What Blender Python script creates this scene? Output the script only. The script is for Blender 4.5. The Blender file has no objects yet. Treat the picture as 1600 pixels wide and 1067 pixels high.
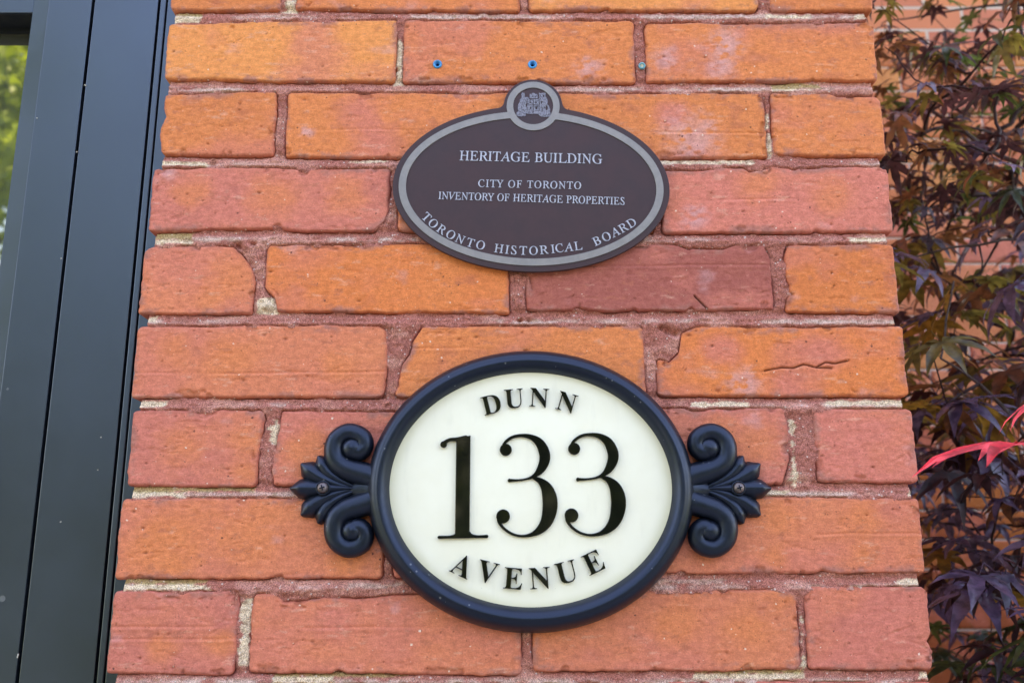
import bpy, math, random
import numpy as np
from mathutils import Vector, Matrix, Euler

random.seed(7)
RNG = np.random.default_rng(11)
S = bpy.context.scene
C = S.collection

# ------------------------------------------------------------------ camera
F_PX, THETA, CAM_D, CAM_X, CAM_Z = 1500.0, math.atan(1500.0 / 6338.0), 0.82, -0.008, 1.5
cam_d = bpy.data.cameras.new('camera')
cam = bpy.data.objects.new('camera', cam_d)
C.objects.link(cam)
cam.location = (CAM_X, -CAM_D, CAM_Z)
cam.rotation_euler = (math.pi / 2 + THETA, 0, 0)
cam_d.sensor_width = 36
cam_d.lens = F_PX / 1600 * 36
cam_d.clip_start = 0.02
cam_d.clip_end = 500
cam_d.dof.use_dof = True
cam_d.dof.focus_distance = 0.835
cam_d.dof.aperture_fstop = 8.0
S.camera = cam

# ------------------------------------------------------------------ sky, sun, exposure
SUN_EL, SUN_AZ = math.radians(52), math.radians(-20)      # the sun stands behind the house, the wall is in open shade
w = bpy.data.worlds.new('World')
S.world = w
w.use_nodes = True
nt = w.node_tree
sky = nt.nodes.new('ShaderNodeTexSky')
sky.sky_type = 'NISHITA'
sky.sun_disc = False
sky.sun_elevation = SUN_EL
sky.sun_rotation = SUN_AZ
sky.air_density = 1.0
sky.dust_density = 1.0
sky.ozone_density = 1.0
nt.links.new(sky.outputs[0], nt.nodes['Background'].inputs[0])
nt.nodes['Background'].inputs[1].default_value = 0.15
sl = bpy.data.lights.new('sun', 'SUN')
sl.energy = 4.0
sl.angle = math.radians(0.5)
sl.color = (1.0, 0.95, 0.87)
so = bpy.data.objects.new('sun', sl)
C.objects.link(so)
sd = Vector((math.sin(SUN_AZ) * math.cos(SUN_EL), math.cos(SUN_AZ) * math.cos(SUN_EL), math.sin(SUN_EL)))
so.rotation_euler = sd.to_track_quat('Z', 'Y').to_euler()
S.view_settings.view_transform = 'Standard'
S.view_settings.look = 'None'
S.view_settings.gamma = 1
S.view_settings.use_curve_mapping = False
S.view_settings.exposure = 3.1
S.view_settings.use_white_balance = True
S.view_settings.white_balance_temperature = 8600
S.view_settings.white_balance_tint = 22


def on(u, v, Y=0.0):
    """world x, z of the point of the plane y=Y that the photograph shows at (u, v)"""
    a = (u - 800) / F_PX
    b = (533.5 - v) / F_PX
    dy = math.cos(THETA) - b * math.sin(THETA)
    dz = math.sin(THETA) + b * math.cos(THETA)
    t = (Y + CAM_D) / dy
    return CAM_X + a * t, CAM_Z + dz * t


# ------------------------------------------------------------------ helpers
def link(name, data, parent=None):
    o = bpy.data.objects.new(name, data)
    C.objects.link(o)
    if parent is not None:
        o.parent = parent
    return o


def tag(o, label=None, cat=None, group=None, kind=None):
    if label: o['label'] = label
    if cat: o['category'] = cat
    if group: o['group'] = group
    if kind: o['kind'] = kind
    return o


def thing(name, label, cat, loc=(0, 0, 0), group=None):
    o = link(name, None)
    o.location = loc
    o.empty_display_size = 0.05
    return tag(o, label, cat, group)


def mesh_np(name, V, quads=None, tris=None, mat=None, smooth=True, cols=None):
    me = bpy.data.meshes.new(name)
    V = np.asarray(V, dtype=np.float32)
    loops, starts = [], []
    n = 0
    if quads is not None and len(quads):
        q = np.asarray(quads, dtype=np.int32)
        loops.append(q.ravel()); starts.append(np.arange(len(q)) * 4 + n); n += q.size
    if tris is not None and len(tris):
        q = np.asarray(tris, dtype=np.int32)
        loops.append(q.ravel()); starts.append(np.arange(len(q)) * 3 + n); n += q.size
    loops = np.concatenate(loops); starts = np.concatenate(starts)
    me.vertices.add(len(V)); me.vertices.foreach_set('co', V.ravel())
    me.loops.add(len(loops)); me.loops.foreach_set('vertex_index', loops)
    me.polygons.add(len(starts)); me.polygons.foreach_set('loop_start', starts.astype(np.int32))
    me.update(calc_edges=True)
    me.validate()
    me.polygons.foreach_set('use_smooth', np.full(len(me.polygons), bool(smooth)))
    if cols is not None:
        at = me.color_attributes.new('col', 'FLOAT_COLOR', 'POINT')
        c4 = np.ones((len(V), 4), dtype=np.float32); c4[:, :cols.shape[1]] = cols
        at.data.foreach_set('color', c4.ravel())
    if mat: me.materials.append(mat)
    return me


def grid_quads(nu, nv, flip=False):
    i = np.arange(nu * nv).reshape(nv, nu)
    a, b, c, d = i[:-1, :-1].ravel(), i[:-1, 1:].ravel(), i[1:, 1:].ravel(), i[1:, :-1].ravel()
    q = np.stack([a, b, c, d], 1)
    return q[:, ::-1] if flip else q


def box_vq(x0, x1, y0, y1, z0, z1):
    V = [(x0, y0, z0), (x1, y0, z0), (x1, y1, z0), (x0, y1, z0), (x0, y0, z1), (x1, y0, z1), (x1, y1, z1), (x0, y1, z1)]
    Q = [(0, 3, 2, 1), (4, 5, 6, 7), (0, 1, 5, 4), (1, 2, 6, 5), (2, 3, 7, 6), (3, 0, 4, 7)]
    return np.array(V), np.array(Q)


def box(name, b, mat, parent=None, bevel=0.0):
    V, Q = box_vq(*b)
    o = link(name, mesh_np(name, V, quads=Q, mat=mat, smooth=False), parent)
    if bevel:
        m = o.modifiers.new('bevel', 'BEVEL'); m.width = bevel; m.segments = 2
    return o


class MB:
    def __init__(s): s.V, s.Q, s.T, s.n = [], [], [], 0
    def add(s, V, Q=None, T=None):
        V = np.asarray(V, float)
        if Q is not None and len(Q): s.Q.append(np.asarray(Q) + s.n)
        if T is not None and len(T): s.T.append(np.asarray(T) + s.n)
        s.V.append(V); s.n += len(V)
    def mesh(s, name, mat, smooth=True):
        return mesh_np(name, np.concatenate(s.V), np.concatenate(s.Q) if s.Q else None, np.concatenate(s.T) if s.T else None, mat, smooth)


def tube(pts, rads, nseg=8, cap=True):
    P = [Vector(p) for p in pts]
    V, Q, T = [], [], []
    prev = None
    for i, p in enumerate(P):
        t = (P[min(i + 1, len(P) - 1)] - P[max(i - 1, 0)]).normalized()
        if prev is None:
            ref = Vector((0, 0, 1)) if abs(t.z) < 0.9 else Vector((1, 0, 0))
            nrm = t.cross(ref).normalized()
        else:
            nrm = (prev - t * prev.dot(t)).normalized()
        prev = nrm
        bn = t.cross(nrm)
        for k in range(nseg):
            a = 2 * math.pi * k / nseg
            V.append(p + (nrm * math.cos(a) + bn * math.sin(a)) * rads[i])
    for i in range(len(P) - 1):
        for k in range(nseg):
            k2 = (k + 1) % nseg
            Q.append((i * nseg + k, i * nseg + k2, (i + 1) * nseg + k2, (i + 1) * nseg + k))
    if cap:
        for base, p in ((0, P[0]), ((len(P) - 1) * nseg, P[-1])):
            V.append(p); c = len(V) - 1
            for k in range(nseg):
                T.append((base + k, base + (k + 1) % nseg, c))
    return np.array([tuple(v) for v in V]), Q, T


def catmull(pts, n):
    P = np.array(pts, float)
    P = np.vstack([2 * P[0] - P[1], P, 2 * P[-1] - P[-2]])
    out = []
    for i in range(1, len(P) - 2):
        for k in range(n):
            t = k / n
            out.append(0.5 * ((2 * P[i]) + (-P[i - 1] + P[i + 1]) * t + (2 * P[i - 1] - 5 * P[i] + 4 * P[i + 1] - P[i + 2]) * t * t
                              + (-P[i - 1] + 3 * P[i] - 3 * P[i + 1] + P[i + 2]) * t ** 3))
    out.append(P[-2])
    return np.array(out)


# ---- numpy noise
def _h(ix, iy, seed):
    n = (ix.astype(np.int64) * 374761393 + iy.astype(np.int64) * 668265263 + seed * 1442695041) & 0xffffffff
    n = ((n ^ (n >> 13)) * 1274126177) & 0xffffffff
    n = (n ^ (n >> 16)) & 0xffffffff
    return n / 4294967295.0 * 2 - 1


def vn(x, y, seed=0):
    ix, iy = np.floor(x), np.floor(y)
    fx, fy = x - ix, y - iy
    fx = fx * fx * (3 - 2 * fx); fy = fy * fy * (3 - 2 * fy)
    a, b = _h(ix, iy, seed), _h(ix + 1, iy, seed)
    c, d = _h(ix, iy + 1, seed), _h(ix + 1, iy + 1, seed)
    return (a * (1 - fx) + b * fx) * (1 - fy) + (c * (1 - fx) + d * fx) * fy


def fbm(x, y, seed=0, oc=4, gain=0.5):
    s, a, tot = 0, 1.0, 0
    for k in range(oc):
        s = s + a * vn(x * 2 ** k + 17.3 * k, y * 2 ** k - 9.1 * k, seed + k * 31)
        tot += a; a *= gain
    return s / tot


def sstep(a, b, x):
    t = np.clip((x - a) / (b - a), 0, 1)
    return t * t * (3 - 2 * t)


# ------------------------------------------------------------------ materials
def new_mat(name):
    m = bpy.data.materials.new(name); m.use_nodes = True
    return m, m.node_tree, m.node_tree.nodes['Principled BSDF']


def nd(nt, typ, **kw):
    n = nt.nodes.new(typ)
    for k, v in kw.items():
        if k.startswith('i_'):
            key = k[2:]
            n.inputs[int(key) if key.isdigit() else key.replace('_', ' ')].default_value = v
        else:
            setattr(n, k, v)
    return n


def mixc(nt, fac, a, b, blend='MIX'):
    n = nt.nodes.new('ShaderNodeMix'); n.data_type = 'RGBA'; n.blend_type = blend
    for sock, val in ((n.inputs[0], fac), (n.inputs[6], a), (n.inputs[7], b)):
        if hasattr(val, 'links'): nt.links.new(val, sock)
        elif isinstance(val, (tuple, list)): sock.default_value = (*val[:3], 1)
        else: sock.default_value = val
    return n.outputs[2]


def ramp(nt, src, a, b, va=0.0, vb=1.0):
    n = nt.nodes.new('ShaderNodeMapRange'); n.interpolation_type = 'SMOOTHSTEP'
    n.inputs[1].default_value = a; n.inputs[2].default_value = b
    n.inputs[3].default_value = va; n.inputs[4].default_value = vb
    nt.links.new(src, n.inputs[0])
    return n.outputs[0]


def noise(nt, vec, scale, detail=3, rough=0.55, dist=0.0):
    n = nd(nt, 'ShaderNodeTexNoise'); n.inputs['Scale'].default_value = scale
    n.inputs['Detail'].default_value = detail; n.inputs['Roughness'].default_value = rough
    n.inputs['Distortion'].default_value = dist
    nt.links.new(vec, n.inputs['Vector'])
    return n.outputs['Fac']


def voro(nt, vec, scale, rnd=1.0):
    n = nd(nt, 'ShaderNodeTexVoronoi'); n.inputs['Scale'].default_value = scale
    n.inputs['Randomness'].default_value = rnd
    nt.links.new(vec, n.inputs['Vector'])
    return n


def bump(nt, height, strength, dist, normal=None):
    n = nd(nt, 'ShaderNodeBump'); n.inputs['Strength'].default_value = strength
    n.inputs['Distance'].default_value = dist
    nt.links.new(height, n.inputs['Height'])
    if normal is not None: nt.links.new(normal, n.inputs['Normal'])
    return n.outputs['Normal']


def math_n(nt, op, a, b):
    n = nt.nodes.new('ShaderNodeMath'); n.operation = op
    for s, v in ((n.inputs[0], a), (n.inputs[1], b)):
        if hasattr(v, 'links'): nt.links.new(v, s)
        else: s.default_value = v
    return n.outputs[0]


def specks(nt, vec, scale, rmax, keep):
    """random dots: about `keep` of the voronoi cells carry a dot of radius rmax (cell units)"""
    v = voro(nt, vec, scale)
    sep = nd(nt, 'ShaderNodeSeparateColor'); nt.links.new(v.outputs['Color'], sep.inputs[0])
    on_ = math_n(nt, 'LESS_THAN', sep.outputs[0], keep)
    rr = math_n(nt, 'MULTIPLY', sep.outputs[1], rmax)
    d = math_n(nt, 'LESS_THAN', v.outputs['Distance'], rr)
    return math_n(nt, 'MULTIPLY', on_, d)


def brick_material():
    m, nt, b = new_mat('fired_clay_brick')
    pos = nd(nt, 'ShaderNodeNewGeometry').outputs['Position']
    at = nd(nt, 'ShaderNodeAttribute', attribute_name='col').outputs['Color']
    # streaks of the wire-cut face run along the brick
    mp = nd(nt, 'ShaderNodeMapping'); mp.inputs['Scale'].default_value = (1, 1, 2.6)
    nt.links.new(pos, mp.inputs['Vector'])
    streak = noise(nt, mp.outputs[0], 130, 4, 0.65)
    grain = noise(nt, pos, 900, 2, 0.6)
    med = noise(nt, pos, 170, 5, 0.7)
    c = mixc(nt, 1.0, at, mixc(nt, ramp(nt, streak, 0.3, 0.7), (0.90, 0.88, 0.86), (1.06, 1.07, 1.08)), 'MULTIPLY')
    c = mixc(nt, 1.0, c, mixc(nt, ramp(nt, grain, 0.3, 0.7), (0.90, 0.88, 0.88), (1.08, 1.10, 1.10)), 'MULTIPLY')
    c = mixc(nt, 1.0, c, mixc(nt, ramp(nt, med, 0.35, 0.65), (0.90, 0.86, 0.86), (1.07, 1.10, 1.10)), 'MULTIPLY')
    c = mixc(nt, ramp(nt, med, 0.60, 0.74, 0, 0.55), c, (0.44, 0.13, 0.085))
    fleck = noise(nt, pos, 420, 3, 0.75)
    c = mixc(nt, ramp(nt, fleck, 0.63, 0.72, 0, 0.45), c, (0.34, 0.09, 0.05))
    wob = nd(nt, 'ShaderNodeVectorMath', operation='ADD'); nz3 = nd(nt, 'ShaderNodeTexNoise'); nz3.inputs['Scale'].default_value = 700; nt.links.new(pos, nz3.inputs['Vector'])
    wsc = nd(nt, 'ShaderNodeVectorMath', operation='SCALE'); wsc.inputs['Scale'].default_value = 0.0016; nt.links.new(nz3.outputs['Color'], wsc.inputs[0])
    nt.links.new(pos, wob.inputs[0]); nt.links.new(wsc.outputs[0], wob.inputs[1]); wp = wob.outputs[0]
    dark = specks(nt, wp, 160, 0.17, 0.30)
    dark2 = specks(nt, wp, 380, 0.36, 0.24)
    lite = specks(nt, wp, 290, 0.30, 0.10)
    c = mixc(nt, math_n(nt, 'MULTIPLY', dark, 0.85), c, (0.10, 0.035, 0.03))
    c = mixc(nt, math_n(nt, 'MULTIPLY', dark2, 0.6), c, (0.22, 0.055, 0.03))
    c = mixc(nt, math_n(nt, 'MULTIPLY', lite, 0.7), c, (0.86, 0.72, 0.58))
    nt.links.new(c, b.inputs['Base Color'])
    b.inputs['Roughness'].default_value = 0.88
    b.inputs['Specular IOR Level'].default_value = 0.28
    h = math_n(nt, 'ADD', math_n(nt, 'MULTIPLY', streak, 0.6), math_n(nt, 'MULTIPLY', grain, 0.35))
    h = math_n(nt, 'SUBTRACT', h, math_n(nt, 'MULTIPLY', dark, 1.2))
    h = math_n(nt, 'ADD', h, math_n(nt, 'MULTIPLY', med, 0.8))
    nt.links.new(bump(nt, h, 0.55, 0.0007), b.inputs['Normal'])
    return m


def mortar_material():
    m, nt, b = new_mat('lime_mortar')
    pos = nd(nt, 'ShaderNodeNewGeometry').outputs['Position']
    at = nd(nt, 'ShaderNodeAttribute', attribute_name='col').outputs['Color']
    g = noise(nt, pos, 1100, 2, 0.7)
    g2 = noise(nt, pos, 260, 4, 0.7)
    c = mixc(nt, 1.0, at, mixc(nt, ramp(nt, g, 0.32, 0.68), (0.52, 0.46, 0.46), (1.45, 1.5, 1.5)), 'MULTIPLY')
    c = mixc(nt, 1.0, c, mixc(nt, ramp(nt, g2, 0.3, 0.7), (0.82, 0.8, 0.8), (1.15, 1.17, 1.17)), 'MULTIPLY')
    lite = specks(nt, pos, 430, 0.42, 0.16)
    c = mixc(nt, math_n(nt, 'MULTIPLY', lite, 0.6), c, (0.80, 0.72, 0.66))
    dk = specks(nt, pos, 420, 0.3, 0.07)
    c = mixc(nt, math_n(nt, 'MULTIPLY', dk, 0.5), c, (0.12, 0.05, 0.045))
    nt.links.new(c, b.inputs['Base Color'])
    b.inputs['Roughness'].default_value = 0.95
    b.inputs['Specular IOR Level'].default_value = 0.2
    h = math_n(nt, 'ADD', g, g2)
    nt.links.new(bump(nt, h, 0.8, 0.0012), b.inputs['Normal'])
    return m


def simple(name, col, rough=0.5, metal=0.0, spec=0.5, nscale=None, var=0.1, bstr=0.0, bdist=0.0005, dust=None, coat=0.0):
    m, nt, b = new_mat(name)
    b.inputs['Base Color'].default_value = (*col, 1)
    b.inputs['Roughness'].default_value = rough
    b.inputs['Metallic'].default_value = metal
    b.inputs['Specular IOR Level'].default_value = spec
    b.inputs['Coat Weight'].default_value = coat
    pos = nd(nt, 'ShaderNodeNewGeometry').outputs['Position']
    if nscale:
        n1 = noise(nt, pos, nscale, 5, 0.65)
        c = mixc(nt, ramp(nt, n1, 0.3, 0.7), tuple(x * (1 - var) for x in col), tuple(min(1, x * (1 + var)) for x in col))
        rr = ramp(nt, n1, 0.3, 0.7, rough * 0.85, min(1, rough * 1.15))
        nt.links.new(rr, b.inputs['Roughness'])
        if dust:
            scale, keep, amt, dc = dust
            d = specks(nt, pos, scale, 0.2, keep)
            c = mixc(nt, math_n(nt, 'MULTIPLY', d, amt), c, dc)
        nt.links.new(c, b.inputs['Base Color'])
        if bstr:
            nt.links.new(bump(nt, n1, bstr, bdist), b.inputs['Normal'])
    return m


def leaf_mat(name, top, under, trans=0.35, rough=0.38):
    m, nt, b = new_mat(name)
    pos = nd(nt, 'ShaderNodeNewGeometry')
    oi = nd(nt, 'ShaderNodeObjectInfo').outputs['Random']
    n1 = noise(nt, pos.outputs['Position'], 60, 3, 0.6)
    c = mixc(nt, pos.outputs['Backfacing'], top, under)
    v = mixc(nt, ramp(nt, n1, 0.35, 0.65), (0.55, 0.55, 0.55), (1.4, 1.35, 1.3))
    c = mixc(nt, 1.0, c, v, 'MULTIPLY')
    r = mixc(nt, oi, (0.75, 0.7, 0.7), (1.25, 1.3, 1.25))
    c = mixc(nt, 1.0, c, r, 'MULTIPLY')
    nt.links.new(c, b.inputs['Base Color'])
    b.inputs['Roughness'].default_value = rough
    b.inputs['Specular IOR Level'].default_value = 0.75
    tr = nd(nt, 'ShaderNodeBsdfTranslucent')
    nt.links.new(mixc(nt, 1.0, c, (1.8, 1.7, 1.2), 'MULTIPLY'), tr.inputs['Color'])
    mx = nd(nt, 'ShaderNodeMixShader'); mx.inputs[0].default_value = trans
    nt.links.new(b.outputs[0], mx.inputs[1]); nt.links.new(tr.outputs[0], mx.inputs[2])
    nt.links.new(mx.outputs[0], nt.nodes['Material Output'].inputs['Surface'])
    return m


M_BRICK = brick_material()
M_MORTAR = mortar_material()
M_FRAME = simple('painted_aluminium', (0.010, 0.013, 0.017), 0.36, 0.0, 1.0, 9, 0.06, 0.0, dust=(55, 0.03, 0.35, (0.3, 0.3, 0.3)))
for m_ in (M_FRAME,):
    m_.node_tree.nodes['Principled BSDF'].inputs['Specular Tint'].default_value = (0.62, 0.78, 1.0, 1)
M_CHALK = simple('pale_debris', (0.5, 0.47, 0.40), 0.9, nscale=800, var=0.3)
M_GROOVE = simple('gasket_and_shade', (0.010, 0.012, 0.018), 0.7, 0, 0.3, 40, 0.1)
M_BLACK = simple('satin_black_casting', (0.0035, 0.005, 0.010), 0.40, 0.0, 0.62, 260, 0.25, 0.10, 0.0004, dust=(210, 0.16, 0.32, (0.35, 0.36, 0.36)))
M_FRAME.node_tree.nodes['Principled BSDF'].inputs['IOR'].default_value = 1.6
M_BLACK.node_tree.nodes['Principled BSDF'].inputs['Specular Tint'].default_value = (0.55, 0.70, 1.0, 1)
M_DIGIT = simple('gloss_black_numeral', (0.004, 0.005, 0.004), 0.06, 0, 0.6, 50, 0.05)
M_PLAQUE = simple('brown_enamel', (0.050, 0.022, 0.024), 0.42, 0, 0.3, 45, 0.16, 0.05, 0.0003, dust=(150, 0.10, 0.30, (0.35, 0.33, 0.36)))
M_PEWTER = simple('worn_pewter', (0.24, 0.215, 0.20), 0.42, 0.25, 0.5, 90, 0.12)
M_PLETTER = simple('silver_lettering', (0.42, 0.42, 0.48), 0.45, 0.1, 0.5, 400, 0.18)
M_CREST = simple('crest_relief', (0.20, 0.19, 0.23), 0.5, 0.1, 0.4, 900, 0.5)
M_SCREW = simple('zinc_screw', (0.16, 0.13, 0.13), 0.45, 0.6, 0.5, 300, 0.3)
M_PLUG = simple('blue_plastic', (0.02, 0.27, 0.56), 0.45, 0, 0.4, 300, 0.15)
M_PLUGOLD = simple('faded_teal_plastic', (0.13, 0.36, 0.42), 0.55, 0, 0.4, 500, 0.25)
M_DARK = simple('dark_hole', (0.006, 0.01, 0.02), 0.9, 0, 0.1, 300, 0.2)
M_BARK = simple('maple_bark', (0.085, 0.06, 0.052), 0.85, 0, 0.3, 180, 0.35, 0.5, 0.001)
M_TWIG = simple('dark_twig', (0.045, 0.022, 0.022), 0.7, 0, 0.3, 200, 0.3)
M_LAWN = simple('lawn', (0.055, 0.085, 0.02), 0.95, 0, 0.2, 6, 0.35)
M_PAVE = simple('grey_paving', (0.30, 0.28, 0.25), 0.9, 0, 0.3, 8, 0.12, 0.3, 0.002)
M_ROOM = simple('interior_paint', (0.04, 0.04, 0.04), 0.9, 0, 0.2, 5, 0.1)

# cream sign face, with the yellow tide mark that runs round its rim
def plate_material():
    m, nt, b = new_mat('cream_sign_face')
    g = nd(nt, 'ShaderNodeTexCoord').outputs['Object']
    pos = nd(nt, 'ShaderNodeNewGeometry').outputs['Position']
    mp = nd(nt, 'ShaderNodeMapping'); mp.inputs['Scale'].default_value = (1 / 0.119, 0, 1 / 0.100)
    nt.links.new(g, mp.inputs['Vector'])
    ln = nd(nt, 'ShaderNodeVectorMath', operation='LENGTH'); nt.links.new(mp.outputs[0], ln.inputs[0])
    n1 = noise(nt, pos, 28, 4, 0.6)
    r = math_n(nt, 'ADD', ln.outputs['Value'], math_n(nt, 'MULTIPLY', math_n(nt, 'SUBTRACT', n1, 0.5), 0.10))
    c = mixc(nt, ramp(nt, n1, 0.3, 0.7), (0.885, 0.84, 0.665), (0.915, 0.875, 0.71))
    c = mixc(nt, ramp(nt, r, 0.90, 1.02, 0, 0.55), c, (0.60, 0.54, 0.28))
    mp2 = nd(nt, 'ShaderNodeMapping'); mp2.inputs['Scale'].default_value = (1, 1, 0.22); nt.links.new(pos, mp2.inputs['Vector'])
    dr = noise(nt, mp2.outputs[0], 90, 4, 0.6)
    c = mixc(nt, ramp(nt, dr, 0.55, 0.8, 0, 0.22), c, (0.62, 0.58, 0.46))
    d = specks(nt, pos, 150, 0.12, 0.09)
    c = mixc(nt, math_n(nt, 'MULTIPLY', d, 0.55), c, (0.12, 0.11, 0.08))
    nt.links.new(c, b.inputs['Base Color'])
    b.inputs['Roughness'].default_value = 0.28
    b.inputs['Specular IOR Level'].default_value = 0.4
    return m
M_PLATE = plate_material()

def glass_material():
    m, nt, b = new_mat('coated_window_glass')
    b.inputs['Base Color'].default_value = (0.30, 0.31, 0.26, 1)
    b.inputs['Roughness'].default_value = 0.02
    b.inputs['Metallic'].default_value = 0.85
    return m
M_GLASS = glass_material()

# ------------------------------------------------------------------ ground
def sheet(name, x0, x1, y0, y1, z, mat):
    V = [(x0, y0, z), (x1, y0, z), (x1, y1, z), (x0, y1, z)]
    o = link(name, mesh_np(name, V, quads=[(0, 1, 2, 3)], mat=mat, smooth=False))
    return tag(o, kind='structure')
sheet('ground', -120, 120, -120, 120, -0.004, M_LAWN)
sheet('pavement', -4.0, 5.0, -4.2, 1.9, 0.0, M_PAVE)

# ------------------------------------------------------------------ the brick pillar
PX0, PX1 = -0.3335, 0.3335
pillar = thing('brick_pillar', 'weathered orange and pink brick pillar carrying the two oval signs', 'pillar', (0, 0, 0))

ORANGE = np.array([0.75, 0.220, 0.078]); AMBER = np.array([0.85, 0.290, 0.092]); PINK = np.array([0.68, 0.196, 0.140])
MAUVE = np.array([0.43, 0.115, 0.088]); SALMON = np.array([0.73, 0.215, 0.112]); EFFLO = np.array([0.66, 0.36, 0.36])

# rows from the top: (xl, xr, (yt_left, yt_right), (yb_left, yb_right), options)
ROWS = [
 [(-90, 18), [
   (270, 441, (-90, -90), (17, 17), dict(c='orange')),
   (464, 812, (-90, -90), (15, 19), dict(c='orange')),
   (826, 1183, (-90, -90), (17, 17), dict(c='amber', BR=14)),
   (1201, 1360, (-90, -90), (17, 17), dict(c='orange'))]],
 [(32, 127), [
   (259, 619, (36, 31), (124, 129), dict(c='amber')),
   (630, 992, (32, 32), (129, 131), dict(c='orange', efl=[(920, 108, 26)])),
   (1008, 1369, (36, 36), (128, 126), dict(c='orange', efl=[(1130, 70, 40), (1125, 105, 30), (1040, 95, 26)], TL=9, TR=12))]],
 [(144, 245), [
   (251, 430, (147, 143), (241, 243), dict(c='orange', crease=[0.33], L=[(258, 146), (255, 165), (258, 182), (249, 200), (250, 243)])),
   (447, 812, (145, 145), (246, 247), dict(c='orange', crease=[0.42], pink=[(560, 175, 45), (590, 225, 50)], efl=[(480, 206, 14)])),
   (828, 1197, (146, 146), (247, 247), dict(c='orange', crease=[0.38], pink=[(1050, 180, 30)], efl=[(1080, 215, 50)])),
   (1206, 1381, (144, 149), (243, 243), dict(c='orange', T=[(1206, 144), (1295, 146), (1310, 151), (1365, 150), (1381, 158)]))]],
 [(262, 361), [
   (235, 608, (262, 262), (358, 361), dict(c='pink', orng=[(300, 303, 34), (425, 308, 46), (545, 305, 40)], efl=[(265, 272, 14)], B=[(235, 362), (330, 359), (430, 357), (470, 361), (585, 360), (600, 345), (608, 330)])),
   (622, 1020, (262, 262), (361, 361), dict(c='orange')),
   (1034, 1392, (266, 262), (364, 362), dict(c='pink', crease=[0.52], orng=[(1185, 285, 36), (1300, 305, 36)], efl=[(1085, 340, 24)], T=[(1034, 266), (1100, 266), (1125, 261), (1160, 261), (1172, 268), (1205, 261), (1270, 264), (1290, 261), (1392, 261)]))]],
 [(382, 491), [
   (220, 398, (386, 383), (491, 490), dict(c='salmon', orng=[(370, 440, 46), (330, 470, 30)], T=[(222, 392), (240, 384), (362, 383), (380, 398), (392, 418), (398, 428)])),
   (414, 795, (382, 380), (488, 490), dict(c='orange2', B=[(414, 455), (428, 466), (433, 486), (600, 488), (795, 490)])),
   (822, 1207, (380, 382), (486, 484), dict(c='mauve', crease=[0.66], T=[(822, 380), (1060, 381), (1098, 389), (1130, 389), (1150, 382), (1193, 382), (1203, 400), (1207, 410)], crack=[(1085, 462, 1105, 482)])),
   (1228, 1402, (383, 382), (489, 489), dict(c='orange2', L=[(1228, 384), (1226, 425), (1234, 445), (1228, 488)]))]],
 [(508, 620), [
   (209, 605, (510, 508), (621, 621), dict(c='salmon', TR=16, crease=[0.34], orng=[(275, 548, 34), (360, 560, 40), (525, 570, 30)], R=[(604, 515), (606, 560), (602, 610), (598, 620)])),
   (618, 1008, (510, 508), (620, 620), dict(c='orange', crease=[0.68], TR=12, L=[(658, 512), (645, 530), (640, 552), (628, 568), (622, 600), (617, 620)])),
   (1026, 1416, (510, 508), (619, 621), dict(c='orange2', pink=[(1130, 545, 30), (1285, 550, 40), (1230, 600, 30)], efl=[(1165, 600, 30)], T=[(1026, 562), (1045, 567), (1060, 552), (1066, 520), (1085, 511), (1100, 508), (1250, 511), (1330, 510), (1416, 508)],
      cracks=[[(1195, 579), (1222, 574), (1240, 575), (1256, 569), (1275, 574), (1290, 566), (1305, 568), (1326, 563)], [(1275, 574), (1300, 575)]]))]],
 [(640, 760), [
   (202, 408, (641, 641), (760, 762), dict(c='pink', orng=[(285, 700, 40), (390, 690, 30), (385, 740, 28)], R=[(413, 645), (411, 670), (403, 720), (400, 762)])),
   (428, 812, (642, 642), (758, 758), dict(c='pink', orng=[(480, 700, 36), (500, 735, 30)], L=[(440, 646), (432, 690), (424, 735), (427, 750)])),
   (830, 1234, (635, 637), (756, 756), dict(c='pink', orng=[(1180, 690, 44), (1130, 670, 30)], R=[(1226, 640), (1232, 660), (1234, 720), (1226, 752)])),
   (1274, 1431, (640, 637), (753, 754), dict(c='pink', rough=1.0, TL=14))]],
 [(777, 902), [
   (184, 600, (779, 777), (906, 903), dict(c='salmon', orng=[(290, 830, 60), (390, 830, 70), (540, 880, 30), (250, 860, 50)])),
   (616, 1022, (777, 775), (903, 897), dict(c='pink')),
   (1036, 1442, (775, 778), (896, 895), dict(c='salmon', crease=[0.50], pinkall=1, orng=[(1215, 810, 30), (1350, 815, 34), (1210, 870, 24), (1350, 865, 24)]))]],
 [(922, 1050), [
   (171, 370, (924, 923), (1053, 1054), dict(c='pink', crease=[0.42, 0.57], orng=[(250, 1010, 26), (350, 1000, 24)])),
   (391, 815, (926, 926), (1051, 1056), dict(c='salmon', T=[(391, 934), (400, 926), (432, 926), (442, 938), (475, 938), (505, 931), (560, 934), (620, 928), (815, 926)], crease=[0.56], pink=[(520, 970, 34)])),
   (832, 1249, (922, 921), (1050, 1047), dict(c='salmon', orng=[(1060, 975, 40), (1170, 975, 36), (1225, 935, 30)], TR=14, BR=12)),
   (1260, 1456, (917, 918), (1046, 1047), dict(c='pink', TL=16, TR=10, R=[(1448, 925), (1456, 990), (1450, 1003), (1458, 1020), (1458, 1045)]))]],
 [(1066, 1195), [
   (165, 590, (1070, 1068), (1200, 1200), dict(c='pink')),
   (606, 1025, (1068, 1068), (1200, 1200), dict(c='salmon')),
   (1042, 1466, (1064, 1066), (1200, 1200), dict(c='pink'))]],
]
PLUGS = [(683.5, 101), (832, 101.5), (1003, 103.5)]


def px_side(poly, horizontal):
    P = np.array([on(*p) for p in poly])
    return P[np.argsort(P[:, 0 if horizontal else 1])]


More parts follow.
